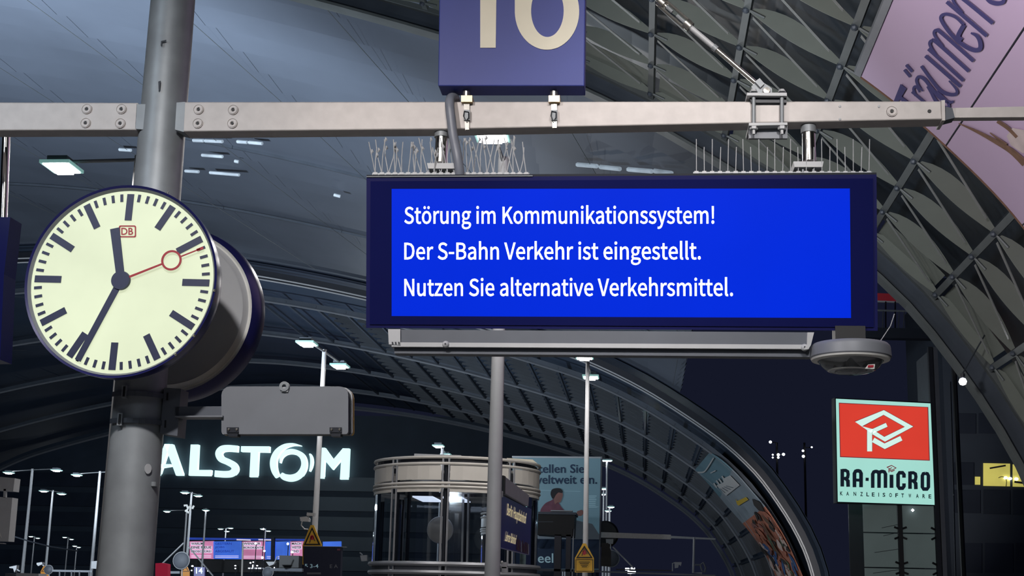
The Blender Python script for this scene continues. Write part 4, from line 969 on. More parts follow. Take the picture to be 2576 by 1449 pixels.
rl = MB().hexa([F(1550, 1431), F(1690, 1434), F(1690, 1437), F(1550, 1434)], (0, .1, 0)).build('rail_beam', 'dark'); tag(rl, 'thin dark rail just above the pale lower right rail', 'rail')
dd = thing('platform_clock', 'round dark back of a distant clock behind the far cross beam', 'clock', tuple(onY(47)(1523, 1345)))
c = onY(47)(1523, 1344); r = 33 * 47 / FPX
MB().lathe(tuple(c), [(0, -.12), (r * .86, -.12), (r * .9, -.09), (r, -.06), (r, .1), (0, .1)], 'y', 48).build('back_housing', 'black', dd, True)
hs = thing('hanging_sign', 'dark hanging sign in front of the pale crescent disc', 'sign', tuple(onY(43.5)(1523, 1400)))
MB().hexa([onY(43.5)(1513, 1366), onY(43.5)(1530, 1366), onY(43.5)(1537, 1385), onY(43.5)(1537, 1425), onY(43.5)(1511, 1424)], (0, .1, 0)).build('sign_plate', 'brown' if False else 'crowddark', hs)
lsp = thing('loudspeaker', 'small pale box speaker under the far cross beam', 'loudspeaker', tuple(onY(44.6)(1534, 1360)))
MB().hexa([onY(44.6)(1524, 1356), onY(44.6)(1543, 1356), onY(44.6)(1542, 1368), onY(44.6)(1525, 1368)], (0, .2, 0)).build('speaker_body', 'lightgrey', lsp)
q = P(1586, 1436, 70); sgn = thing('light_cluster', 'cluster of four tiny white lamps low between crescent disc and far vault', 'lamp', (q.x, 70, 0)); MB().cyl((q.x, 70.1, 0), (q.x, 70.1, q.z + .1), .05, None, 6).build('post', 'black', sgn)
for k, (x, y) in enumerate(((1578, 1432), (1592, 1431), (1584, 1440), (1594, 1440))):
    q = P(x, y, 70); MB().box(q - V((.1, .03, .06)), q + V((.1, .03, .06))).build('signal_lamp', 'lampsmall', sgn)

# ------------------------------------------------------------------ bottom left: signs, boxes, cameras
F = onY(20)
for lab, pts, nm_ in (('grey sign box cut by the left border, upper of two', [(-80, 1192), (37, 1203), (33, 1236), (-80, 1230)], 'sign_box'), ('larger grey sign panel below the small one at the left border', [(-80, 1246), (31, 1252), (21, 1362), (-80, 1360)], 'sign_box')):
    t = thing(nm_, lab, 'sign', tuple(F(*pts[2]))); MB().hexa([F(*p) for p in pts], (0, .2, 0)).build('panel', 'lightgrey', t)
    if pts[0][1] > 1200:
        MB().hexa([F(9, 1230), F(15, 1230), F(14, 1252), F(8, 1252)], (0, .05, 0)).build('hanger', 'lightgrey', t)
        fit_text('letter', 'A', onY(19.99)(-6, 1353), onY(19.99)(5, 1353), onY(19.99)(-6, 1339), 'white', t, bold=.01)
        MB().hexa([F(-40, 1364), F(8, 1366), F(8, 1368), F(-40, 1366)], (0, .1, 0)).build('lower_bar', 'lightgrey', t)
sb = thing('catenary_arm', 'thin grey cable arm sloping across the left masts', 'cable', tuple(onY(30)(100, 1370)))
MB().tube([onY(30)(20, 1345), onY(30)(75, 1362), onY(30)(130, 1376), onY(30)(195, 1386)], .016, 6).build('cable_arm', 'cable', sb)
rb2 = thing('call_box', 'bright red box beside the foot of the thick column', 'box', tuple(onY(16)(405, 1500)))
MB().hexa([onY(16)(391, 1417), onY(16)(407, 1416), onY(16)(405, 1560), onY(16)(389, 1560)], (0, .1, 0)).build('box_side', 'crimson', rb2)
MB().hexa([onY(16)(407, 1416), onY(16)(422, 1419), onY(16)(420, 1560), onY(16)(405, 1560)], (0, .1, 0)).build('box_front', 'crimson', rb2)
F = onY(42)
n14 = thing('platform_number_sign', 'small dark blue sign with white number 14 right of the orange sign', 'sign', tuple(F(501, 1449)))
MB().hexa([F(488, 1426), F(515, 1427), F(514, 1475), F(487, 1475)], (0, .12, 0)).build('sign_box', 'nameblue', n14)
fit_text('numeral', '14', onY(41.98)(493, 1443), onY(41.98)(510, 1443), onY(41.98)(493, 1428), 'mintlight', n14, bold=.02)
hr = thing('railing', 'grey handrail left of the column at the bottom edge', 'railing', tuple(onY(36)(180, 1440)))
MB().hexa([onY(36)(131, 1433), onY(36)(232, 1435), onY(36)(232, 1440), onY(36)(131, 1438)], (0, .05, 0)).build('top_rail', 'grey', hr)
for x in (150, 180, 200, 224): MB().tube([onY(36)(x, 1438), onY(36)(x - 2, 1600)], .02, 6).build('baluster', 'grey', hr)
hr = thing('railing', 'grey rail between the red box and the orange sign', 'railing', tuple(onY(38)(440, 1440)))
MB().hexa([onY(38)(421, 1437), onY(38)(452, 1437), onY(38)(452, 1443), onY(38)(421, 1443)], (0, .05, 0)).build('top_rail', 'grey', hr)
def cam2(label, pts, Y, arm):
    t = thing('surveillance_camera', label, 'camera', tuple(P(*pts[0], Y)), 'small cameras on the platforms')
    MB().hexa([P(*p, Y) for p in pts], (0, .15, 0)).build('camera_body', 'lightgrey', t); MB().tube([P(*p, Y + .05) for p in arm], .018, 6).build('arm', 'lightgrey', t); return t
cam2('small white camera at the lower left on a stub arm', [(23, 1426), (42, 1422), (41, 1431), (36, 1440), (33, 1430), (24, 1429)], 34, [(38, 1430), (50, 1437)])
cam2('pale camera above the small orange sign on the left', [(92, 1416), (105, 1414), (107, 1419), (96, 1424), (92, 1420)], 34, [(104, 1418), (111, 1424)])
cc2 = cam2('white camera with a looped cable on the mast under the big letters', [(754, 1301), (771, 1299), (777, 1305), (776, 1312), (756, 1311)], 24.6, [(776, 1308), (776, 1296), (790, 1296)])
MB().tube([P(x, y, 24.6) for x, y in ((760, 1311), (758, 1322), (766, 1331), (775, 1332))], .012, 6).build('looped_cable', 'lightgrey', cc2)
MB().hexa([P(772, 1289, 24.6), P(792, 1291, 24.6), P(791, 1298, 24.6), P(771, 1297, 24.6)], (0, .1, 0)).build('mount', 'lightgrey', cc2)
cam2('white camera left of the glass lift at the bottom', [(906, 1397), (923, 1396), (923, 1411), (909, 1412)], 34, [(912, 1396), (905, 1390)])
cam2('pale cone-shaped camera left of the info board', [(669, 1413), (692, 1413), (688, 1420), (677, 1424)], 42, [(690, 1416), (697, 1400)])
jb = thing('junction_box', 'pale junction box on the mast by the column', 'box', tuple(P(240, 1430, 40)))
MB().hexa([P(230, 1412, 40), P(245, 1411, 40), P(243, 1431, 40), P(229, 1430, 40)], (0, .15, 0)).build('box_body', 'lightgrey', jb)
cb2 = thing('cabinet', 'pale cabinet top at the lower left edge', 'cabinet', tuple(onY(28)(70, 1500)))
MB().hexa([onY(28)(41, 1441), onY(28)(97, 1443), onY(28)(97, 1560), onY(28)(38, 1560)], (0, .4, 0)).build('cabinet_body', 'lightgrey', cb2)
cb2 = thing('cabinet', 'bluish cabinet top left of the pale one at the lower left', 'cabinet', tuple(onY(29)(20, 1500)))
MB().hexa([onY(29)(13, 1442), onY(29)(40, 1444), onY(29)(38, 1560), onY(29)(11, 1560)], (0, .4, 0)).build('cabinet_body', 'midgrey', cb2)
wr = thing('guy_wires', 'pair of thin stays slanting from the black-banded mast', 'wire', tuple(onY(55)(460, 1370)))
for a, b in (((462, 1366), (408, 1418)), ((474, 1375), (536, 1449))): MB().tube([onY(55)(*a), onY(55)(*b)], .03, 5).build('stay', 'lightgrey', wr)
rb3 = thing('rigging', 'bright fittings near the top of the black-banded mast', 'fitting', tuple(onY(56)(475, 1275)))
for pts in (((463, 1272), (470, 1271), (474, 1280)), ((470, 1284), (480, 1270), (478, 1286)), ((484, 1280), (488, 1272)), ((466, 1284), (476, 1290))): MB().tube([onY(56)(*p) for p in pts], .045, 5).build('fitting', 'white', rb3)

# info board 3-4
YI = 23.0; F = onY(YI); G = onY(YI - .01)
ib = thing('info_board', 'dark blue platform board reading 3-4 under the warning triangle', 'sign', tuple(F(810, 1460)))
MB().hexa([F(765, 1375), F(858, 1376), F(855, 1480), F(762, 1480)], (0, .14, 0)).build('board', 'infoblue', ib)
MB().hexa([F(765, 1373.5), F(868, 1375), F(868, 1376.5), F(765, 1376)], (0, .16, 0)).build('top_edge', 'steel', ib)
fit_text('board_text', '3-4', G(780, 1429), G(801, 1429), G(780, 1419), 'postertext', ib, bold=.01)
fit_text('board_text', 'E A', G(830, 1429), G(850, 1429), G(830, 1420), 'grey', ib, bold=.005)
stroke(MB(), G, [(768, 1420), (774, 1426)], 1.6, (0, .003, 0)).build('arrow', 'postertext', ib)
stroke(MB(), G, [(768, 1424), (768, 1419.5), (773, 1419.5)], 1.4, (0, .003, 0), curved=False).build('arrow_head', 'postertext', ib)
MB().poly([[G(772, 1440), G(807, 1440), G(807, 1445), G(772, 1445)]], (0, .003, 0)).build('small_text_bar', 'midgrey', ib)
MB().poly([[G(848, 1380), G(856, 1380), G(856, 1385), G(848, 1385)]], (0, .003, 0)).build('small_red_mark', 'shirt', ib)
db = thing('kiosk_frame', 'low dark box left of the dark info board', 'kiosk', tuple(onY(43)(730, 1420)))
MB().hexa([onY(43)(703, 1397), onY(43)(752, 1398), onY(43)(751, 1428), onY(43)(702, 1428)], (0, .5, 0)).build('box_body', 'black', db)
MB().hexa([onY(43)(680, 1429), onY(43)(760, 1430), onY(43)(760, 1438), onY(43)(680, 1436)], (0, .2, 0)).build('rail', 'midgrey', db)

# ------------------------------------------------------------------ advertising wall of pink and blue panels
YW = 96.0; F = onY(YW); G = onY(YW - .05); H = onY(YW - .1)
aw = thing('advertising_wall', 'long row of pink and blue lit advertising panels low in the distance', 'billboard', tuple(F(660, 1412)))
segs = [(477, 536, 'pink', 'WARUM|EINE NEUE|BROSCHÜRE?'), (537, 605, 'adblue', 'GESTERN|JOBS|ABGEBAUT'), (609, 667, 'pink', 'WENIGER|BÜROKRATIE'), (667, 692, 'adblue', ''), (695, 730, 'adblue', ''), (730, 762, 'pink', 'MACH|WEITER|AND'), (812, 857, 'adblue', '')]
for x0_, x1_, m_, tx_ in segs:
    y0_ = 1360 + (x0_ - 477) * .002; y1_ = 1406 + (x0_ - 477) * .012
    b_ = MB().hexa([F(x0_, y0_ + 2), F(x1_, y0_ + 1), F(x1_, y1_), F(x0_, y1_ - 1)], (0, .3, 0)).build('panel', m_, aw)
    for k, lt in enumerate([q for q in tx_.split('|') if q]):
        ya = 1370 + k * 9.5; w_ = min(x1_ - x0_ - 8, 6 * len(lt))
        if m_ == 'pink': MB().poly([[G(x0_ + 3, ya - 6), G(x0_ + 5 + w_, ya - 6), G(x0_ + 5 + w_, ya + 2), G(x0_ + 3, ya + 2)]], (0, .02, 0)).build('text_bar', 'adpale', b_)
        fit_text('panel_text', lt, H(x0_ + 4, ya + .5), H(x0_ + 4 + w_, ya + .5), H(x0_ + 4, ya - 5.5), 'shirt' if m_ == 'pink' else 'adnavy', b_, bold=.02)
    for k in range(2): MB().poly([[G(x0_ + 4, y1_ - 9 + 4 * k), G(x1_ - 5, y1_ - 9 + 4 * k), G(x1_ - 5, y1_ - 7.5 + 4 * k), G(x0_ + 4, y1_ - 7.5 + 4 * k)]], (0, .02, 0)).build('small_print', 'adpale', b_)
MB().hexa([F(470, 1352), F(770, 1356), F(770, 1360), F(470, 1357)], (0, .5, 0)).build('top_beam', 'adnavy', aw)
for a, b in ((595, 630), (650, 690)): MB().hexa([G(a, 1356), G(b, 1357), G(b, 1360), G(a, 1359)], (0, .1, 0)).build('beam_strip', 'adpale', aw)
MB().hexa([onY(90)(682, 1352), onY(90)(690, 1352), onY(90)(688, 1449), onY(90)(680, 1449)], (0, .3, 0)).build('post', 'infoblue', aw)
wp = thing('lamp_mast', 'thin bare pale pole crossing the pink advertising panels', 'pole', tuple(onY(60)(608, 1500)))
MB().cyl(onY(60)(611, 1365), onY(60)(606, 1530), .035, .05, 8).build('pole', 'liftpanel', wp)
LB = ['small lamp over the first blue advertising panel', 'small lamp over the second blue panel', 'small lamp on the right edge of the middle pink panel', 'lamp low on the right edge of the middle pink panel', 'oval lamp on the rightmost pink panel', 'tiny upper one of two lamps stacked under the first blue panel', 'tiny lower one of two lamps stacked under the first blue panel', 'left lamp of the row on the dark shed roof', 'second lamp of the row on the dark shed roof', 'lamp at the right end of the shed roof strip', 'upright thin lamp on the shed roof strip', 'upright thin lamp beside the pale cone camera', 'small lamp above the pale cone camera', 'pale lamp just above the sign with the number 14', 'small lamp left of the sign with the number 14', 'tiny lamp right of the sign with the number 14', 'tiny lamp over the middle of the advertising wall']
for k, (x, y, dx, dy) in enumerate(((643, 1367, 4, 3), (724, 1368, 4, 4), (665, 1386, 4, 3), (660, 1403, 4, 4), (735, 1389, 5, 3), (592, 1423, 3, 2), (592, 1430, 2.5, 2), (630, 1416, 3, 2.5), (637, 1414, 2.5, 2), (647, 1423, 3, 2), (636, 1424, 2, 5), (690, 1430, 2, 5), (692, 1415, 3, 2), (484, 1424, 4, 2.5), (482, 1435, 2.5, 2), (523, 1436, 2, 2), (663, 1331, 3, 3))):
    q = P(x, y, 83); a = V((dx, 0, dy)) * (83 / FPX) * .8; b = P(x, y, 83)
    t = thing('low_lamp', LB[k], 'lamp', (q.x, q.y, 0), 'far lamps round the advertising wall')
    MB().lathe(tuple(q), [(0, -a.z), (a.x * .7, -a.z * .7), (a.x, 0), (a.x * .7, a.z * .7), (0, a.z)], n=10).build('globe', 'lampsmall', t)
    MB().cyl((q.x, q.y + .15, 0), (q.x, q.y + .15, q.z), .03, None, 6).build('post', 'dark', t)
st_ = thing('shed', 'dark shed roof under the advertising wall', 'shed', tuple(onY(84)(600, 1420)))
MB().hexa([onY(84)(480, 1408), onY(84)(760, 1412), onY(84)(760, 1440), onY(84)(480, 1440)], (0, 2, 0)).build('shed_body', 'black', st_)
MB().hexa([onY(83.8)(624, 1428), onY(83.8)(660, 1428), onY(83.8)(660, 1431), onY(83.8)(624, 1431)], (0, .2, 0)).build('pale_strip', 'lampdim', st_)

# ------------------------------------------------------------------ big glowing letters on a dark building
YA = 200.0
bl_ = thing('office_building', 'dark office block carrying the big glowing letters', 'building', (P(650, 1300, YA + 2).x, YA + 8, 0))
MB().box((P(-700, 1300, YA + 1).x, YA + 1, 0), (P(1500, 1300, YA + 1).x, YA + 16, P(600, 1040, YA).z)).build('wall', 'facade', bl_)
for i in range(5):
    z = P(600, 1230 + 50 * i, YA).z
    MB().box((P(-690, 1300, YA + .7).x, YA + .7, z), (P(1490, 1300, YA + .7).x, YA + 1.05, z + 2.0)).build('window_band', 'facadeband', bl_)
al = thing('glowing_letters', 'large white glowing letters above the far platforms, left half behind the column', 'sign', tuple(P(640, 1200, YA)), None)
D = (0, 1.0, 0); A = crop(380, 940, 4.7704, onY(YA))
def letter(name, *polys):
    mb = MB()
    for p in polys:
        if isinstance(p, list): mb.poly([[A(*q) for q in p]], D)
        else: p(mb)
    mb.build(name, 'letters', al)
letter('letter_a', [(160, 845), (255, 845), (385, 1222), (298, 1222)], [(160, 845), (225, 845), (100, 1222), (18, 1222)], [(70, 1085), (228, 1085), (235, 1112), (62, 1140)])
letter('letter_l', [(475, 850), (565, 850), (550, 1155), (718, 1155), (712, 1227), (450, 1222)])
letter('letter_s', lambda mb: stroke(mb, A, [(1036, 902), (920, 893), (845, 905), (808, 955), (835, 1020), (915, 1058), (985, 1100), (1003, 1150), (960, 1196), (880, 1206), (762, 1198)], 76, D))
letter('letter_t', [(1080, 870), (1418, 872), (1415, 943), (1287, 940), (1272, 1240), (1180, 1240), (1195, 938), (1077, 935)])
letter('letter_o', lambda mb: stroke(mb, A, [(1795, 862), (1700, 848), (1600, 870), (1520, 930), (1475, 1010), (1465, 1090), (1480, 1170), (1515, 1240)], [8, 30, 52, 68, 76, 78, 70, 52], D),
       lambda mb: stroke(mb, A, [(1545, 1070), (1560, 1000), (1610, 950), (1680, 932), (1760, 952), (1815, 1000), (1835, 1080), (1815, 1160), (1760, 1225), (1680, 1252), (1600, 1240), (1555, 1205)], [10, 32, 50, 60, 62, 64, 66, 72, 78, 82, 76, 50], D))
letter('small_bracket', lambda mb: stroke(mb, A, [(1900, 960), (1918, 1000), (1924, 1060), (1915, 1120), (1898, 1172)], [14, 26, 30, 24, 8], D))
letter('letter_m', [(2040, 888), (2085, 888), (2185, 1030), (2300, 895), (2378, 897), (2362, 1268), (2265, 1268), (2281, 1030), (2178, 1152), (2083, 1038), (2072, 1258), (2022, 1255)])

# ------------------------------------------------------------------ right side: law software sign, glass tower, building
YT2 = 34.0
rot = [P(2103, 1003, YT2), P(2343, 1015, YT2 * 1.012), P(2351, 1270, YT2 * 1.012), P(2108, 1262, YT2)]
rn = (rot[1] - rot[0]).cross(rot[3] - rot[0]).normalized()
if rn.y > 0: rn = -rn
RF = lambda off: (lambda x, y: ONP(x, y, rot[0] + rn * off, rn))
ra = thing('light_box_sign', 'square mint and red glowing sign with a cap emblem on the glass tower', 'sign', tuple(RF(0)(2230, 1268)))
f0, f1, f2 = RF(0), RF(.01), RF(.02)
MB().hexa([f0(2103, 1003), f0(2343, 1015), f0(2351, 1270), f0(2108, 1262)], -rn * .25).build('light_box', 'mint', ra)
fr_ = MB(); fr_.poly([[RF(-.01)(2100, 1000), RF(-.01)(2346, 1012), RF(-.01)(2354, 1273), RF(-.01)(2105, 1265)], [RF(-.01)(2103, 1003), RF(-.01)(2343, 1015), RF(-.01)(2351, 1270), RF(-.01)(2108, 1262)]], -rn * .26); fr_.build('edge_frame', 'dark', ra)
MB().poly([[f1(2110, 1013), f1(2335, 1024), f1(2339, 1159), f1(2113, 1150)]], rn * .004).build('edge_line', 'adedge', ra)
MB().poly([[f2(2112, 1015), f2(2333, 1025), f2(2337, 1157), f2(2115, 1148)]], rn * .004).build('red_field', 'adred', ra)
K = crop(2060, 960, 2.9632, RF(.035)); K2 = crop(2060, 960, 2.9632, RF(.028))
def emblem(dx, dy, s, T, mat, w0, name, parent):
    g = lambda pts: [(dx + (x - 484) * s, dy + (y - 370) * s) for x, y in pts]; mb = MB()
    stroke(mb, T, g([(395, 368), (296, 316), (483, 230), (672, 336), (490, 430), (405, 378)]), w0 * s, rn * .004, curved=False)
    stroke(mb, T, g([(395, 372), (505, 322)]), w0 * s, rn * .004, curved=False)
    stroke(mb, T, g([(378, 362), (378, 520)]), (w0 + 6) * s, rn * .004, curved=False)
    stroke(mb, T, g([(405, 434), (490, 482), (614, 422)]), (w0 + 6) * s, rn * .004, curved=False)
    return mb.build(name, mat, parent)
emblem(484, 370, 1.0, K2, 'adedge', 37, 'emblem_outline', ra); emblem(484, 370, 1.0, K, 'mintlight', 31, 'cap_emblem', ra)
def rl_(name, *sts):
    mb = MB()
    for pts, w_, cu in sts: stroke(mb, K, pts, w_, rn * .004, curved=cu)
    mb.build(name, 'adink', ra)
arch_ = lambda x0_, x1_, yt, yb, r=18: [(x0_, yb), (x0_, yt + r), (x0_ + r * .5, yt + 3), (x0_ + r, yt), (x1_ - r, yt), (x1_ - r * .5, yt + 3), (x1_, yt + r), (x1_, yb)]
y0c = lambda x: 650 + (x - 160) * .035
def L_R(x):
    y = y0c(x) + 12; rl_('letter_r', ([(x + 12, y + 120), (x + 12, y - 10)], 27, False), ([(x + 12, y), (x + 38, y), (x + 52, y + 8), (x + 56, y + 30), (x + 52, y + 52), (x + 38, y + 60), (x + 14, y + 60)], 24, False), ([(x + 38, y + 60), (x + 54, y + 78), (x + 56, y + 122)], 27, False))
def L_A(x):
    y = y0c(x) + 12; rl_('letter_a', (arch_(x + 13, x + 62, y, y + 122), 27, False), ([(x + 13, y + 68), (x + 62, y + 70)], 22, False))
def L_M(x):
    y = y0c(x) + 12; rl_('letter_m', (arch_(x + 13, x + 60, y, y + 122), 26, False), (arch_(x + 60, x + 108, y, y + 122), 26, False))
def L_C(x):
    y = y0c(x) + 12; rl_('letter_c', ([(x + 58, y + 40), (x + 58, y + 16), (x + 48, y + 3), (x + 24, y + 3), (x + 14, y + 16), (x + 14, y + 104), (x + 24, y + 118), (x + 48, y + 118), (x + 58, y + 104), (x + 58, y + 82)], 26, False))
def L_O(x):
    y = y0c(x) + 12; rl_('letter_o', ([(x + 35, y + 1), (x + 20, y + 4), (x + 13, y + 18), (x + 13, y + 104), (x + 22, y + 118), (x + 48, y + 118), (x + 58, y + 104), (x + 58, y + 18), (x + 50, y + 4), (x + 35, y + 1)], 25, False))
L_R(162); L_A(252); rl_('hyphen', ([(348, 728), (371, 729)], 24, False)); L_M(388)
rl_('letter_i', ([(541, 694), (541, 792)], 28, False)); L_C(576); L_R(667); L_O(758)
emblem(541, 650, .18, K, 'adedge', 30, 'small_emblem', ra)
kf = crop(2060, 960, 2.9632, RF(.035))
for i, ch in enumerate('KANZLEISOFTWARE'):
    x = [168, 214, 268, 318, 364, 405, 446, 485, 534, 580, 624, 678, 734, 782, 828][i]; y = 848 + (x - 168) * .034; w_ = 8 if ch == 'I' else 20
    w_ = 5 if ch == 'I' else w_
    fit_text('small_letter', ch, kf(x - w_ / 2, y), kf(x + w_ / 2, y + .4), kf(x - w_ / 2, y - 30), 'posterink', ra, bold=.025, thick=0)
# glass lift tower below the sign
YG2 = 34.45; F = onY(YG2)
tw = thing('glass_tower', 'dim grey-green glass shaft below the square glowing sign', 'tower', (F(2260, 1500).x, YG2, 0))
rows = [1266, 1342, 1352, 1432, 1520]
xs = (2172, 2262, 2272, 2356)
zs = [F(2260, y).z for y in (1180, 1341, 1429, 1520)] + [0]
xl, xm0, xm1, xr_ = (F(x, 1400).x for x in xs)
for k in range(len(zs) - 1):
    for a, b, nm2 in ((xl, xm0, 'l'), (xm1, xr_, 'r')):
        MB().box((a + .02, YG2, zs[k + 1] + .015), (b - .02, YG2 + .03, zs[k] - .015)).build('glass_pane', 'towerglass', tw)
MB().box((xm0, YG2 - .06, 0), (xm1, YG2 + .1, zs[0])).build('mullion', 'black', tw)
MB().box((xr_, YG2 - .06, 0), (xr_ + .10, YG2 + .1, zs[0] + 3)).build('mullion', 'dark', tw)
MB().box((xr_ + .12, YG2 - .06, 0), (xr_ + .22, YG2 + 2.1, zs[0] + 3)).build('mullion', 'midgrey', tw)
MB().box((xl, YG2 + 2.2, 0), (xr_, YG2 + 2.3, zs[0])).build('back_wall', 'dark', tw)
for z in zs[1:3]:
    for xx in (xm0 - .05, xm1 + .05, xr_ - .06):
        for dz in (-.14, .14):
            MB().tube([V(((xm0 + xm1) / 2 if xx < xr_ - .1 else xr_, YG2 - .03, z + dz * .6)), V((xx + (.05 if xx > xm1 else -.05) * (1 if xx < xr_ - .1 else -1), YG2 - .05, z + dz))], .025, 6).build('spider_clamp', 'black', tw)
for y0_, x0_ in ((1328, 2218), (1348, 2222), (1390, 2200), (1442, 2196)):
    MB().tube([F(x0_, y0_), F(2262, y0_ - 9)], .008, 4).build('reflection_rod', 'dark', tw)
q = F(2294, 1284); tag(MB().lathe((q.x, q.y - .1, q.z), [(0, -.04), (.04, 0), (0, .04)], n=8).build('spot_lamp', 'lampsmall'), 'tiny lamp on the tower just under the glowing sign', 'lamp')
# office facade with lit windows
YO = 60.0; F = onY(YO)
bo = thing('office_building', 'dark facade at the right border with a lit yellow office', 'building', (F(2500, 1400).x, YO + 3, 0))
x0_, x1_ = F(2392, 1400).x, F(3100, 1400).x
MB().box((x0_, YO, 0), (x1_, YO + 8, F(2500, 700).z)).build('wall', 'facade', bo)
def opening(xa, ya, xb, yb, mat, name='window'):
    wv = MB().hexa([onY(YO - .04)(xa, ya), onY(YO - .04)(xb, ya + (xb - xa) * .02), onY(YO - .04)(xb, yb + (xb - xa) * .02), onY(YO - .04)(xa, yb)], (0, .06, 0)).build(name, mat, bo); return wv
for xa, ya, xb, yb, m_ in ((2474, 1165, 2541, 1222, 'litroom'), (2548, 1168, 2640, 1224, 'litroom'), (2453, 1199, 2466, 1219, 'litroom'), (2400, 1163, 2450, 1219, 'facadeband'), (2474, 1232, 2541, 1293, 'dimroom'), (2548, 1232, 2640, 1295, 'dimroom'), (2416, 1366, 2470, 1440, 'facadeband'), (2478, 1366, 2548, 1440, 'facadeband'), (2556, 1366, 2640, 1440, 'facadeband'), (2400, 1040, 2455, 1090, 'facadeband'), (2462, 1040, 2530, 1090, 'facadeband'), (2400, 1232, 2466, 1290, 'facadeband')):
    opening(xa, ya, xb, yb, m_)
G = onY(YO - .12)
stroke(MB(), G, [(2490, 1178), (2530, 1171)], 4, (0, .02, 0)).build('ceiling_tube', 'crowddark', bo)
for xa, ya in ((2530, 1202), (2541, 1204), (2557, 1205)):
    disc(MB(), G, xa, ya, 5, 3.5, 12, (0, .02, 0)).build('office_lamp', 'lampsmall', bo)
stroke(MB(), G, [(2512, 1202), (2520, 1199), (2528, 1202), (2532, 1210), (2531, 1224)], 1.6, (0, .02, 0)).build('lamp_arm', 'crowddark', bo)
stroke(MB(), G, [(2552, 1212), (2576, 1215)], 5, (0, .02, 0)).build('desk', 'crowddark', bo)
# slim tall frame of the crossing hall facade
for lab, pts in (('tall thin dark facade post right of the square sign', [(2391, 960), (2394, 1060), (2398, 1200), (2404, 1449), (2410, 1700)]),):
    t = thing('facade_post', lab, 'post', tuple(onY(38)(2404, 1600))); MB().tube([onY(38)(*p) for p in pts], .02, 6).build('post_tube', 'cable', t)
    for y in (1245, 1289): q = onY(37.9)(2399, y); MB().lathe(tuple(q), [(0, -.02), (.02, 0), (0, .02)], n=8).build('glint_bolt', 'white', t)
lo = thing('hall_lamp', 'single round lamp glowing by the foot of the near vault rim', 'lamp', tuple(P(2422, 960, 22)))
q = P(2422, 960, 22); MB().lathe(tuple(q), [(0, -.062), (.044, -.044), (.062, 0), (.044, .044), (0, .062)], n=20).build('globe', 'lamp', lo, True)
MB().lathe((q.x, q.y, q.z + .085), [(0, .05), (.04, .04), (.04, -.02)], n=12).build('cap', 'dark', lo)
MB().tube([q + V((0, 0, .12)), q + V((.9, .6, 1.5))], .012, 5).build('suspension', 'cable', lo)
# tower-glass reflections between the vaults, built as glowing globes on added masts
for lab, bx, lst in (('added dark mast with a group of glass reflections as globes, greenish one on top, left of the square sign', 1956, ((1938, 1112, 5), (1944, 1144, 3), (1958, 1144, 5), (1971, 1143, 5), (1958, 1151, 4), (1944, 1151, 3))), ('added dark mast with three tiny glass reflections as globes just left of the square sign', 2026, ((2020, 1134, 4), (2021, 1148, 5), (2042, 1125, 3)))):
    q0 = P(bx, 1150, 75); t = thing('light_cluster', lab, 'lamp mast', (q0.x, 75.3, 0)); MB().cyl((q0.x, 75.3, 0), (q0.x, 75.3, P(bx, 1112, 75).z), .06, None, 8).build('post', 'black', t)  # post added to carry the reflection globes
    for x, y, r_ in lst:
        q = P(x, y, 75); a = r_ * 75 / FPX * .75
        MB().lathe(tuple(q), [(0, -a), (a * .8, -a * .6), (a, 0), (a * .8, a * .6), (0, a)], n=10).build('reflection_globe', 'lampsmall', t)
        MB().tube([q + V((0, .1, 0)), V((q0.x, 75.3, q.z))], .03, 5).build('arm', 'black', t)
rs = thing('red_banner', 'narrow red lit strip behind the right edge of the display', 'banner', tuple(P(2230, 750, 45)))
MB().hexa([P(2120, 733, 45), P(2245, 739, 45), P(2262, 758, 45), P(2120, 752, 45)], (0, .1, 0)).build('strip', 'red', rs)
MB().hexa([P(2120, 753, 45), P(2262, 758, 45), P(2266, 761, 45), P(2120, 757, 45)], (0, .1, 0)).build('lower_edge', 'lightgrey', rs)
for x in (2228, 2252): MB().tube([P(x, 757, 45.05), P(x, 830, 44.2)], .03, 5).build('strut', 'dark', rs)
tb = thing('service_bridge', 'dark service gantry with thin rods right of the display', 'gantry', tuple(P(2250, 840, 44)))
MB().hexa([P(2120, 822, 44), P(2405, 828, 44), P(2405, 853, 44), P(2120, 848, 44)], (0, .4, 0)).build('deck', 'facadeband', tb)
for x in (2396,): MB().tube([P(x, 840, 44.2), V((P(x, 840, 44.2).x, 44.2, 0))], .08, 6).build('support', 'black', tb)
MB().tube([P(2120, 778, 44), P(2292, 783, 44)], .03, 5).build('handrail', 'steel', tb)
for x in (2222, 2275, 2262): MB().tube([P(x, 781, 44), P(x - 2, 826, 44)], .02, 5).build('upright', 'cable', tb)

# ------------------------------------------------------------------ purple banner under the near vault
OFF = -.20
sA, YbA, _ = on_vault(2166, 192, OFF); sB, YbB, _ = on_vault(2576, 571, OFF)
Yb = (YbA + YbB) / 2
def VB(s, Y, o=0): return VP(s, Y, OFF - o)
bn = thing('banner', 'large pale purple banner with dark slanted lettering under the near vault', 'banner', tuple(VB(sB, Yb)))
seams = [sA]; Yn = [YbA, 10.2]
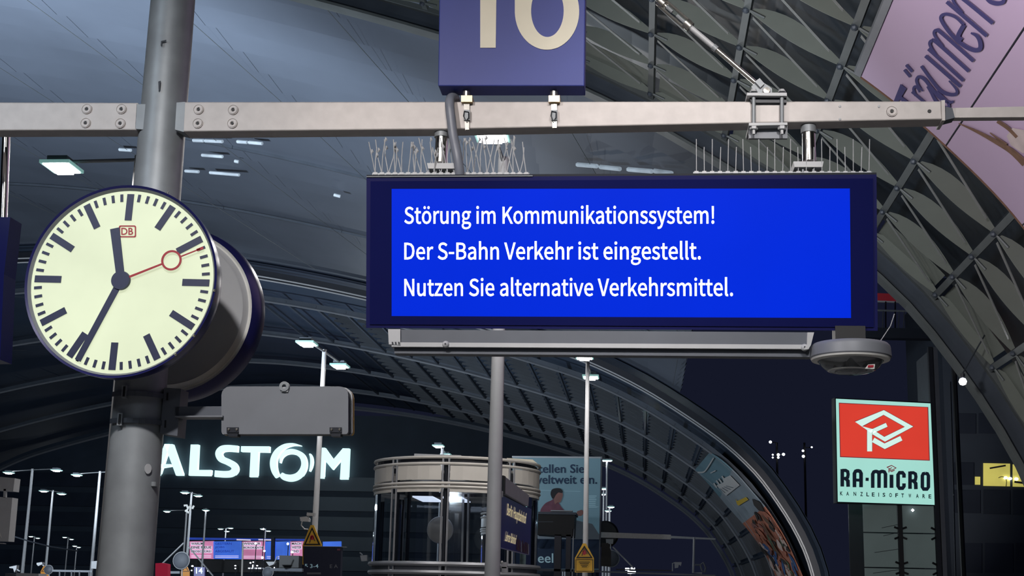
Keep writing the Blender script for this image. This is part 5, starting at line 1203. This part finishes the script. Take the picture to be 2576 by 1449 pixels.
# the banner is three broad strips running towards the viewer
ends = [sA, on_vault(2376, 375, OFF)[0], on_vault(2560, 545, OFF)[0] + .9, on_vault(2576, 571, OFF)[0] + 3.4]
ends = [sA, on_vault(2372, 378, OFF)[0]]
ends.append(ends[1] + (ends[1] - ends[0])); ends.append(ends[2] + (ends[1] - ends[0]))
def yedge(s): t = (s - sA) / (sB - sA); return YbA + (YbB - YbA) * t
for k in range(3):
    a, b = ends[k] + (.012 if k else 0), ends[k + 1] - .012; mb = MB(); n = 8; ss = [a + (b - a) * i / n for i in range(n + 1)]
    for p, q in zip(ss, ss[1:]):
        mb.hexa([VB(p, yedge(p)), VB(q, yedge(q)), VB(q, 6.5), VB(p, 6.5)], (0, 0, .012))
    mb.build('banner_strip', 'banner', bn)
MB().hexa([VB(sA - .09, YbA, .02), VB(sA, YbA, .02), VB(sA, 6.5, .02), VB(sA - .09, 6.5, .02)], (0, 0, .05)).build('edge_tube', 'grey', bn)
mb = MB()
for k in range(24):
    p = sA + (ends[3] - sA) * k / 24; q = sA + (ends[3] - sA) * (k + 1) / 24
    mb.hexa([VB(p, yedge(p) + .02, .01), VB(q, yedge(q) + .02, .01), VB(q, yedge(q) + .02, -.03), VB(p, yedge(p) + .02, -.03)], (0, .02, 0))
mb.build('hem', 'brown', bn)
for k in (1, 2):
    MB().tube([VB(ends[k], yedge(ends[k])), VB(ends[k], 6.5)], .008, 5).build('seam', 'dark', bn)
def bv(x, y):
    r = on_vault(x, y, OFF - .012); return r[2] if r else V((0, 0, 0))
def bmid(x, y):    # the layer the strips' chords leave free
    r = on_vault(x, y, OFF - .022); return r[2] if r else V((0, 0, 0))
B = crop(2080, 0, 3.4498, bmid)
BD = V((-.002, 0, -.003))
def bl2(name, *sts):
    mb = MB()
    for pts, w_ in sts: stroke(mb, B, pts, [x * .82 for x in w_] if isinstance(w_, list) else w_ * .82, BD, 5)
    return mb.build(name, 'bannerink', bn)
MB().poly([[B(*p) for p in ((640, 728), (690, 770), (650, 838), (740, 905), (720, 930), (632, 862), (610, 900), (580, 880), (598, 832))]], BD).build('letter_t', 'bannerink', bn)
bl2('letter_r', ([(738, 795), (850, 890)], 26), ([(770, 830), (752, 775), (765, 750), (792, 770), (805, 800)], [24, 26, 24, 22, 16]))
bl2('letter_a_umlaut', ([(835, 790), (795, 745), (778, 695), (800, 665), (850, 690), (905, 760), (985, 850), (1060, 885), (1100, 880)], [14, 26, 30, 30, 34, 34, 34, 30, 20]),
    ([(870, 750), (905, 800), (950, 880), (1010, 930), (1060, 925), (1035, 870), (950, 790)], [16, 30, 36, 36, 30, 24, 16]), ([(688, 562), (742, 622)], 28), ([(672, 604), (724, 666)], 28))
bl2('letter_u', ([(820, 572), (905, 690), (985, 785), (1060, 818), (1120, 815), (1125, 775), (1060, 700)], [30, 30, 36, 36, 34, 26, 14]), ([(855, 484), (1160, 750)], 34))
bl2('letter_m', ([(880, 424), (1185, 700)], 32), ([(985, 520), (915, 430), (892, 375), (915, 352), (960, 375), (1232, 618)], [14, 26, 30, 32, 34, 34]), ([(1010, 400), (950, 330), (930, 285), (950, 262), (1000, 290), (1272, 530)], [14, 26, 30, 32, 34, 34]))
bl2('letter_e', ([(1170, 350), (1140, 310), (1190, 215)], 46), ([(1188, 215), (1120, 150), (1035, 122), (990, 145), (1010, 205), (1090, 310), (1190, 395), (1280, 435), (1330, 420), (1330, 360), (1300, 310), (1250, 285)], [30, 28, 30, 34, 36, 36, 40, 44, 46, 44, 34, 16]))
bl2('letter_n', ([(1040, 15), (1388, 312)], 36), ([(1180, 110), (1110, 30), (1095, -20), (1140, -30), (1200, 5), (1440, 202)], [14, 26, 30, 34, 36, 38]))
bl2('letter_s', ([(1380, -20), (1420, 15), (1480, 30), (1530, 15), (1540, -30)], [30, 40, 44, 40, 30]))
ft = MB(); stroke(ft, B, [(1145, 1070), (1300, 1140), (1450, 1220), (1600, 1310), (1720, 1420)], [6, 22, 34, 46, 60], BD, 5); ft.build('printed_stalk', 'brown', bn)
ft = MB(); stroke(ft, B, [(1480, 1050), (1570, 1110), (1650, 1190)], [30, 30, 26], BD, 5); ft.build('printed_stalk', 'brown', bn); ft = MB(); stroke(ft, B, [(1415, 1150), (1480, 1200), (1560, 1255)], [6, 16, 20], BD, 5); ft.build('printed_stalk', 'brown', bn)
MB().poly([[B(*p) for p in ((1560, 1180), (1610, 1110), (1720, 1130), (1760, 1300), (1700, 1330), (1600, 1260))]], BD * .5).build('printed_feather', 'feather', bn)

# printed banner along the mouth of the far vault
def fbv(o): return lambda x, y: on_vault(x, y, o)[2]
fbn = thing('banner', 'curved picture banner on the rim of the far vault, blue above and a crowd below', 'banner', tuple(fbv(-.15)(2000, 1440)))
BO = [(305, 325), (420, 400), (560, 530), (700, 690), (810, 820), (900, 950), (1000, 1120), (1070, 1270), (1150, 1449), (1190, 1560)]
BI = [(175, 480), (300, 610), (450, 790), (530, 880), (610, 970), (700, 1080), (790, 1210), (860, 1330), (910, 1449), (950, 1560)]
bo_ = smooth2(BO, 3); bi_ = smooth2(BI, 3)
Q = crop(1700, 1050, 3.6325, fbv(-.15)); Q2 = crop(1700, 1050, 3.6325, fbv(-.20)); Q3 = crop(1700, 1050, 3.6325, fbv(-.24)); QD = V((-.01, 0, -.012))
def span(i0, i1, mat, name):
    mb = MB()
    for i in range(i0, i1): mb.hexa([Q(*bi_[i]), Q(*bo_[i]), Q(*bo_[i + 1]), Q(*bi_[i + 1])], (.03, 0, .04))
    mb.build(name, mat, fbn)
span(0, 5, 'teal', 'printed_sky'); span(5, 12, 'posterpale', 'printed_sky'); span(12, 27, 'crowd', 'printed_crowd')
stroke(MB(), Q2, [(345, 370), (290, 460), (255, 498), (200, 502)], 11, QD).build('white_curve', 'paper', fbn)
stroke(MB(), Q2, [(318, 508), (365, 485)], 8, QD).build('white_dash', 'paper', fbn)
MB().poly([[Q2(*p) for p in ((375, 620), (440, 590), (430, 560), (495, 530), (582, 620), (460, 715))]], QD).build('text_block', 'paper', fbn)
for p, q in (((348, 600), (375, 640)), ((372, 575), (400, 615)), ((395, 560), (420, 595)), ((422, 535), (445, 570))): stroke(MB(), Q2, [p, q], 12, QD).build('text_stroke', 'paper', fbn)
for i in range(4): stroke(MB(), Q3, [(405 + 18 * i, 650 - 8 * i), (450 + 24 * i, 690 - 16 * i)], 3, QD).build('text_line', 'grey', fbn)
MB().poly([[Q2(*p) for p in ((548, 745), (560, 765), (640, 728), (662, 752), (575, 805), (560, 790))]], QD).build('yellow_text', 'yellowprint', fbn)
random.seed(11)
def lerp2(i, t):
    i = max(0, min(len(bi_) - 1.001, i)); k = int(i); f = i - k; a = V((bi_[k][0], bi_[k][1])).lerp(V((bi_[k + 1][0], bi_[k + 1][1])), f); b = V((bo_[k][0], bo_[k][1])).lerp(V((bo_[k + 1][0], bo_[k + 1][1])), f)
    p = a.lerp(b, t); return (p.x, p.y)
mats = ['crowdpale', 'crowd', 'crowddark', 'crowdblue', 'crowdpale', 'skin', 'crowdgreen', 'brown', 'crowdpale', 'skin']
for n_ in range(70):
    i0 = random.uniform(11.5, 25); ln = random.uniform(.8, 3.2); t0 = random.uniform(.04, .92); t1 = min(.96, max(.04, t0 + random.uniform(-.12, .12)))
    m_ = random.choice(mats)
    if i0 < 15: m_ = random.choice(['crowd', 'brown', 'skin', 'crowddark'])
    if t0 < .3 and i0 > 16: m_ = random.choice(['crowdblue', 'crowddark', 'crowdpale'])
    stroke(MB(), Q2 if n_ % 2 else Q3, [lerp2(i0, t0), lerp2(i0 + ln / 2, (t0 + t1) / 2 + random.uniform(-.04, .04)), lerp2(i0 + ln, t1)], [6, random.uniform(14, 34), 6], QD, 4).build('printed_figure', m_, fbn)
MB().poly([[Q2(*p) for p in ((700, 745), (770, 775), (810, 860), (760, 850), (715, 800))]], QD).build('dark_patch', 'crowddark', fbn)
